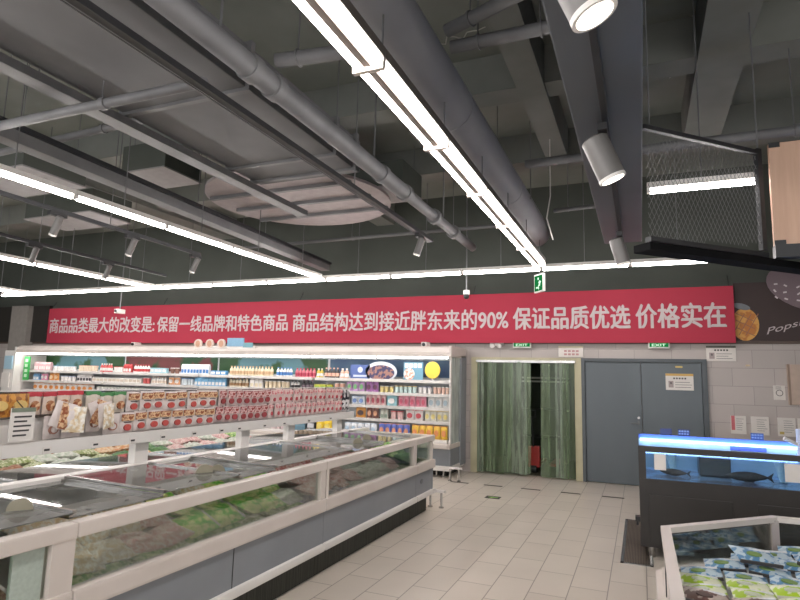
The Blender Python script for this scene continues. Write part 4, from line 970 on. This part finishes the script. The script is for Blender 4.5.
def hang_pack(kind):
    if kind in HP: return HP[kind]
    t = thing('hanging_food_pack', '', 'food pack', (0, 0, -70))
    def bd(m, n, mm, sm=False): m.build(n, mm, t, sm, world=False)
    if kind == 'tomato':
        bd(MB().pillow(.125, .15, .03, 6, .001), 'pouch', M_clear, True); bd(B(-.055, .055, -.02, -.012, .012, .062, .003), 'food_window', M_food[0])
        bd(ellipse(0, -.035, .032, .024, -.024, -.012, 16), 'round_mark', pk((196, 70, 60))); bd(B(-.03, .03, -.02, -.012, .0, .006), 'lettering', M_ink)
    elif kind == 'dark':
        bd(MB().pillow(.11, .15, .03, 6, .001), 'pouch', pk((214, 190, 186)), True); bd(B(-.05, .05, -.02, -.012, -.0, .062, .003), 'food_window', M_food[1])
        bd(ellipse(0, -.03, .035, .026, -.022, -.012, 16), 'round_mark', pk((160, 54, 56)))
    elif kind == 'pink':
        bd(MB().pillow(.095, .15, .025, 6, .001), 'pouch', pk((234, 206, 200)), True); bd(B(-.04, .04, -.018, -.01, .02, .06, .003), 'food_window', M_food[2])
        bd(ellipse(.01, -.03, .02, .02, -.02, -.01, 14), 'round_mark', pk((204, 66, 76)))
    elif kind == 'gold':
        bd(MB().pillow(.125, .14, .04, 6, .001), 'pouch', M_food[3], True); bd(ellipse(0, .0, .04, .03, -.028, -.015, 14), 'round_mark', pk((226, 190, 110)))
    elif kind == 'redhead':
        bd(MB().pillow(.09, .14, .03, 6, .001), 'pouch', pk((220, 196, 180)), True); bd(B(-.045, .045, -.012, .006, .045, .075, .003), 'header_card', pk((196, 50, 60)))
        bd(ellipse(0, -.015, .03, .035, -.022, -.01, 14), 'food_window', M_food[0])
    elif kind == 'ring':
        bd(MB().pillow(.13, .15, .03, 6, .002), 'pouch', M_clear, True)
        bd(ellipse(0, -.015, .036, .03, -.022, -.01, 18), 'ring_mark', pk((170, 110, 90))); bd(ellipse(0, -.015, .024, .02, -.025, -.02, 18), 'ring_centre', M_clear)
    elif kind == 'spotted':
        bd(MB().pillow(.1, .3, .04, 8, .001), 'pouch', M_food[4], True); bd(B(-.05, .05, -.008, .008, .13, .15), 'header_card', M_white)
    elif kind == 'greenhead':
        bd(MB().pillow(.11, .15, .035, 6, .002), 'pouch', pk((220, 206, 190)), True); bd(B(-.055, .055, -.01, .008, .05, .078, .003), 'header_card', pk((70, 140, 76)))
        bd(ellipse(0, -.02, .036, .03, -.024, -.01, 14), 'food_window', M_food[0])
    HP[kind] = t
    return t
def hang(kind, y0, y1, pitch, z, lab, jit=.006, x=-3.60):
    p = hang_pack(kind); n = max(1, int(round((y1 - y0) / pitch)))
    for k in range(n):
        dup(p, (x + rr.uniform(-.008, .008), y0 + (k + .5) * (y1 - y0) / n, z + rr.uniform(-jit, jit)), (0, rr.uniform(-.03, .03), PI / 2 + rr.uniform(-.12, .12)), lab, lab)
hang('gold', 2.16, 2.5, .13, 1.515, 'golden pack hanging at the near end of the rack above the paper sign')
hang('redhead', 2.5, 2.9, .095, 1.52, 'small pack with red header card hanging on the upper bar of the rack')
hang('greenhead', 2.92, 3.26, .115, 1.51, 'pack with green header card hanging right of the red header packs')
hang('ring', 2.62, 2.9, .14, 1.355, 'clear white pack with brown ring mark on the lower bar left of the tangled packs')
hang('ring', 2.92, 3.22, .14, 1.37, 'clear white pack with brown ring mark under the green header packs', .02)
hang('tomato', 3.26, 4.28, .135, 1.51, "white pack with red round mark and brown window on the rack's upper bar")
hang('tomato', 3.22, 4.24, .135, 1.36, "white pack with red round mark and brown window on the rack's lower bar")
hang('dark', 4.3, 5.1, .115, 1.515, 'dark red food pack hanging on the upper bar in the middle of the rack')
hang('dark', 4.26, 5.06, .115, 1.365, 'dark red food pack hanging on the lower bar in the middle of the rack')
hang('pink', 5.12, 6.68, .105, 1.515, "pale pink pack with small red mark on the rack's upper bar, far half")
hang('pink', 5.08, 6.68, .105, 1.365, "pale pink pack with small red mark on the rack's lower bar, far half")
hang('spotted', 6.7, 6.9, .1, 1.44, 'black and white spotted bag at the far end of the hanging rack')
for k, (y, dz) in enumerate(((2.75, .0), (3.02, .01))):
    t = thing('clear_bag_bundle', ['bundle of clear bags with brown food clipped to the near end of the rack', 'tangled bundle of clear bags hanging under the green header packs'][k], 'bag bundle', (-3.55, y, 1.3))
    for i in range(4):
        MB().pillow(.13, .17, .03, 7, .006, Matrix.Translation((-3.55 + .012 * i, y - .03 + .02 * i, 1.44 + dz - .01 * i)) @ Matrix.Rotation(PI / 2 + rr.uniform(-.5, .5), 4, 'Z') @ Matrix.Rotation(rr.uniform(-.4, .4), 4, 'Y')).build('bag', [M_clear, M_food[0], M_clear, M_frost[0]][i], t, True)
t = thing('paper_sign', 'white paper sign with printed lines hanging at the near end of the rack', 'sign', (-3.5, 2.42, 1.3))
B(-3.52, -3.51, 2.35, 2.5, 1.3, 1.5).build('sheet', M_paper, t)
b = MB()
for q in range(5): b.box(-3.51, -3.508, 2.37, 2.48 - rr.uniform(0, .03), 1.33 + q * .028, 1.34 + q * .028)
b.build('lettering', M_ink, t)
B(-3.511, -3.507, 2.35, 2.5, 1.475, 1.5).build('header', pk((120, 130, 110)), t); MB().tube((-3.515, 2.42, 1.5), (-3.64, 2.42, 1.58), .004, seg=6).build('clip', M_chrome, t)
for k, y in enumerate((1.95, 2.3, 2.62, 2.98, 3.3, 3.6, 3.95, 4.3, 4.55, 4.95, 5.3, 5.8, 6.3)):
    t = thing('price_tag', '%s white price tag on the rack edge, counting from the near end' % ORD[k], 'price tag', (-3.53, y, 1.2), 'price tags on the rack edge')
    B(-3.534, -3.53, y - .03, y + .03, 1.2, 1.245).build('card', M_paper, t); B(-3.53, -3.528, y - .022, y + .015, 1.22, 1.233).build('figures', M_ink, t)

# ------------------------------------------------------------------ fish tank
M_tankframe = mat('black_tank_frame', (38, 34, 32), .45, 0, (46, 41, 38), 3)
tk = thing('fish_tank', 'long black framed fish tank with blue lit water beside the wall', 'fish tank', (1.3, 7.1, 0))
TX0, TX1, TY0, TY1 = -.05, 3.4, 6.62, 7.55
B(TX0, TX1, TY0, TY1, .1, .76, .008).build('cabinet', M_tankframe, tk)
for x in (.04, 1.0): B(x, x + .75, TY0 - .012, TY0, .14, .62, .004).build('cabinet_door', mat('black_tank_door', (44, 40, 37), .4), tk)
for x in (0.05, 1.6, 3.3):
    for y in (TY0 + .06, TY1 - .06): MB().tube((x, y, 0), (x, y, .1), .035, seg=12).build('foot', M_chrome, tk)
f = B(TX0, TX0 + .07, TY0, TY0 + .05, .76, 1.1); f.box(TX0, TX1, TY0 - .005, TY0 + .05, 1.045, 1.1, .004); f.box(TX0, TX1, TY0 - .003, TY0 + .03, .74, .775)
f.build('front_frame', M_tankframe, tk)
M_tglass = glass('tank_glass', (240, 249, 254), .6, .01)
B(TX0 + .07, TX1, TY0 + .012, TY0 + .02, .775, 1.045).build('front_glass', M_tglass, tk)
B(TX0 + .005, TX0 + .015, TY0 + .05, TY1, .76, 1.16).build('side_glass', M_tglass, tk)
B(TX0, TX1, TY1 - .02, TY1, .76, 1.13).build('back_glass', mat('tank_back_blue', (186, 206, 218), .3, 0, (150, 172, 186), 3), tk)
B(TX0 + .02, TX1, TY0 + .05, TY1 - .02, .76, .775).build('tank_bed', mat('tank_bed_blue', (160, 190, 220), .3, 0, (120, 116, 130), 5, sharp=True), tk)
M_water = glass('tank_water', (246, 251, 254), .4, .03, 0, (150, 200, 236), 1.33)
B(TX0 + .02, TX1 - .01, TY0 + .03, TY1 - .03, .776, 1.02).build('water', M_water, tk)
B(TX0 + .02, TX1, TY1 - .07, TY1 - .03, 1.085, 1.099).build('led_strip', emit('tank_led_blue', (166, 200, 255), 5.0), tk)
B(TX0, TX1, TY1 - .025, TY1 + .005, 1.11, 1.155, .003).build('rear_rim', mat('tank_rim_blue', (96, 130, 220), .4), tk)
B(.9, 1.25, TY1 - .03, TY1 - .021, 1.03, 1.075).build('rear_plate', pk((70, 90, 200)), tk)
def fish(label, x, y, z, s, rot):
    t = thing('fish', label, 'fish', (x, y, z))
    pr = [(0.002, -.5), (.05, -.42), (.1, -.25), (.12, -.05), (.1, .15), (.05, .35), (.02, .42)]
    M = Matrix.Translation((x, y, z)) @ Matrix.Rotation(rot, 4, 'Z') @ Matrix.Rotation(PI / 2, 4, 'Y') @ Matrix.Diagonal((s, s * .6, s, 1))
    MB().lathe(pr, 14, M).build('body', mat('dark_fish', (58, 50, 48), .4, 0, (88, 76, 70), 14), t, True)
    b = MB(); b.prism([(0, .38), (.12, .55), (0, .5), (-.12, .55)], -.008, .008, M @ Matrix.Rotation(PI / 2, 4, 'X') @ Matrix.Diagonal((1, 1, 1, 1))); b.build('tail', pk((70, 60, 58)), t)
    b = MB(); b.prism([(.09, -.15), (.2, .05), (.09, .15)], -.006, .006, M @ Matrix.Rotation(PI / 2, 4, 'X')); b.build('fin', pk((70, 60, 58)), t)
fish('large dark fish at the tank floor right of the pump block', .98, 6.95, .83, .42, .1)
fish('small dark fish resting by the tank floor near the frame', .3, 7.0, .81, .3, -.3)
fish('dark fish near the far side of the tank', 1.75, 7.2, .85, .4, .2)
pb = thing('tank_pump', 'dark upright pump block standing in the fish tank water', 'pump', (.7, 7.2, .775))
B(.55, .85, 7.1, 7.35, .776, 1.0, .02).build('block', pk((70, 62, 60)), pb); MB().tube((.7, 7.22, 1.0), (.7, 7.22, 1.04), .018).build('outlet', M_black, pb)
for x, lab in ((.3, 'pale bubble column at the left of the fish tank'), (1.3, 'pale bubble column at the right of the fish tank')):
    t = thing('bubble_column', lab, 'bubbles', (x, 7.0, .8)); MB().tube((x, 7.05, .785), (x - .03, 7.05, 1.015), .025, .055, seg=14).build('bubbles', mat('foam', (206, 232, 246), .6, 0, (180, 214, 240), 40), t, True)
    MB().tube((x, 7.05, .776), (x, 7.05, .79), .04).build('air_stone', pk((120, 150, 180)), t)
for k, (x0, x1, z0, z1, lab) in enumerate([(.1, .21, .87, 1.03, 'white paper label stuck on the tank glass by the frame'), (1.24, 1.42, .85, 1.02, 'white paper label stuck on the tank glass at the picture edge')]):
    tag(B(x0, x1, TY0 + .008, TY0 + .012, z0, z1).build('paper_label', M_paper), lab, 'label')
for k, (x, lab, c) in enumerate([(.25, 'plain dark blue price card on the tank rim, first from the door', (34, 44, 96)), (.44, 'dark blue lettered price card on the tank rim, second from the door', (34, 50, 110)), (1.17, 'blue lettered price card on the tank rim below the document boards', (30, 70, 150))]):
    t = thing('price_card', lab, 'price card', (x, 7.53, 1.155), 'price cards on the tank rim')
    B(x - .062, x + .062, 7.532, 7.54, 1.155, 1.23, .002).build('card', pk(c), t)
    if k:
        b = MB()
        for q in range(4): b.box(x - .055 + q * .028, x - .033 + q * .028, 7.53, 7.532, 1.2, 1.218); b.box(x - .055 + q * .028, x - .036 + q * .028, 7.53, 7.532, 1.172, 1.186)
        b.build('lettering', pk((120, 146, 206)), t)
t = thing('tank_pipe', 'white vertical water pipe rising from the tank rim against the wall', 'pipe', (1.56, 7.47, 1.0))
MB().tube((1.56, 7.47, 1.0), (1.56, 7.47, 1.3), .04, seg=16).build('riser', mat('white_pipe', (206, 214, 236), .4), t, True); MB().tube((1.56, 7.47, 1.12), (1.4, 7.42, 1.2), .02, seg=12).build('elbow_hose', M_white, t, True)
t = thing('floor_bolt', 'small dark bracket at the foot of the tank cabinet side', 'bracket', (-.1, 6.95, .3)); B(-.1, -.05, 6.9, 7.0, .28, .33, .004).build('plate', M_black, t); B(-.09, -.07, 6.92, 6.98, .24, .28).build('tab', M_black, t)

# ------------------------------------------------------------------ near chest freezer at the right
rf = thing('display_freezer', 'cream framed low display freezer with chamfered corner holding flat packs', 'freezer', (.9, 3.8, 0))
ZR = .84
out = [(.1, .8), (.1, 4.2), (.83, 4.92), (3.2, 4.98), (3.2, .8)]
def off(poly, d):
    res = []; n = len(poly)
    for k in range(n):
        p0, p1, p2 = Vector(poly[k - 1]), Vector(poly[k]), Vector(poly[(k + 1) % n])
        e1 = (p1 - p0).normalized(); e2 = (p2 - p1).normalized(); n1 = Vector((e1.y, -e1.x)); n2 = Vector((e2.y, -e2.x))
        m = (n1 + n2).normalized(); res.append(tuple(p1 + m * (d / max(.3, m.dot(n1)))))
    return res
def ring(poly_o, poly_i, z0, z1):
    b = MB(); n = len(poly_o)
    vo0 = [b.b.verts.new((*p, z0)) for p in poly_o]; vo1 = [b.b.verts.new((*p, z1)) for p in poly_o]; vi0 = [b.b.verts.new((*p, z0)) for p in poly_i]; vi1 = [b.b.verts.new((*p, z1)) for p in poly_i]
    for k in range(n):
        j = (k + 1) % n
        for q in ((vo0[k], vo0[j], vo1[j], vo1[k]), (vi0[j], vi0[k], vi1[k], vi1[j]), (vo1[k], vo1[j], vi1[j], vi1[k]), (vo0[j], vo0[k], vi0[k], vi0[j])): b.b.faces.new(q)
    return b
inn = off(out, .05); wide = off(out, -.1)
MB().prism(off(out, .03), .12, .3).build('base', M_grey, rf)
MB().prism(off(out, .1), 0, .12).build('kick_plate', M_kick, rf)
ring(wide, inn, .3, .36).build('bumper', M_white, rf)
ring(off(out, -.05), off(out, .03), .36, .56).build('body_panel', M_cream, rf)
ring(off(out, -.012), off(out, .045), ZR - .035, ZR).build('top_rail', M_cream, rf)
ring(off(out, -.012), off(out, .045), .54, .585).build('lower_rail', M_cream, rf)
ring(off(out, .014), off(out, .02), .58, ZR - .05).build('glass_wall', M_glass, rf)
MB().prism(off(out, .03), .36, .50).build('liner_floor', M_liner, rf)
for (x, y) in ((.125, 4.18), (.83, 4.885), (.125, 3.62), (.125, 2.6)):
    B(x - .02, x + .025, y - .03, y + .03, .58, ZR - .02, .004).build('corner_post', M_cream if y != 4.885 else mat('post_grey', (170, 160, 156), .4), rf)
B(.09, .096, 3.6, 3.606, .6, .8).build('seam', M_black, rf)
# flat packs
FP = {}
def flat_pack(kind):
    if kind in FP: return FP[kind]
    t = thing('frozen_food_pack', '', 'frozen food pack', (0, 0, -80))
    def bd(m, n, mm, sm=False): m.build(n, mm, t, sm, world=False)
    c = {'blue': ((96, 142, 182), (190, 206, 216), (120, 150, 76)), 'lime': ((168, 200, 48), (222, 224, 200), (206, 214, 190)), 'brown': ((110, 82, 76), (196, 180, 172), (80, 60, 56))}[kind]
    b = MB().pillow(.27, .2, .045, 8, .003, Matrix.Rotation(-PI / 2, 4, 'X')); bd(b, 'pack', mat('pack_print_' + kind, c[0], .35, 0, c[1], 22 if kind == 'blue' else 14, sharp=True), True)
    e = MB(); e.prism([(.05 * math.cos(a) - .02, .028 * math.sin(a) - .03) for a in [2 * PI * k / 16 for k in range(16)]], .018, .026); bd(e, 'food_picture', pk(c[2]))
    bd(B(-.02, .11, .03, .05, .016, .0225), 'lettering', pk((232, 234, 236)))
    bd(B(-.135, .135, -.108, -.094, -.01, .008), 'front_edge', pk((52, 48, 46)) if kind != 'lime' else pk((206, 206, 196)))
    FP[kind] = t
    return t
rr2 = random.Random(11)
def packs(kind, y0, ny, dy, x0, x1, z, lab, tilt=0.1, n=None):
    for j in range(ny):
        y = y0 + j * dy; xs0 = max(x0, y + .1 - 4.04)
        nx = int((x1 - xs0) / .236)
        for i in range(nx):
            dup(flat_pack(kind), (xs0 + (i + .5) * .236 + rr2.uniform(-.015, .015), y + rr2.uniform(-.015, .015), z + rr2.uniform(-.006, .012) + j * .012), (tilt + rr2.uniform(-.05, .05), rr2.uniform(-.1, .1), rr2.uniform(-.15, .15)), lab, lab, (.82, .8, 1))
packs('brown', 3.0, 5, .16, .17, 1.7, .575, 'brown printed frozen pack in the row nearest the camera in the display freezer')
packs('lime', 3.8, 2, .16, .17, 1.9, .60, 'lime green and white frozen pack in the middle rows of the display freezer')
packs('blue', 4.12, 5, .155, .17, 2.0, .61, 'blue and white frozen pack in the far rows of the display freezer', .12)
B_ = [(.62, 4.32, .70, .25, .3, 'blue and white frozen pack lying crooked on top of the far rows'), (.98, 4.3, .73, .5, -.4, 'blue frozen pack with green picture tilted up on the far rows')]
for x, y, z, tx, rz, lab in B_: dup(flat_pack('blue'), (x, y, z), (tx, .1, rz), lab, None, (.9, .9, 1))
pf = tag(MB().prism([(p[0], p[1]) for p in off(out, .08)], .502, .55).build('wire_shelf', M_liner), 'pale shelf under the flat packs in the display freezer', 'shelf')
# prototypes are parked out of the building: remove them
for d in (PROTO, BAG, HP, FP):
    for t in d.values():
        for ch in list(t.children): bpy.data.objects.remove(ch)
        bpy.data.objects.remove(t)
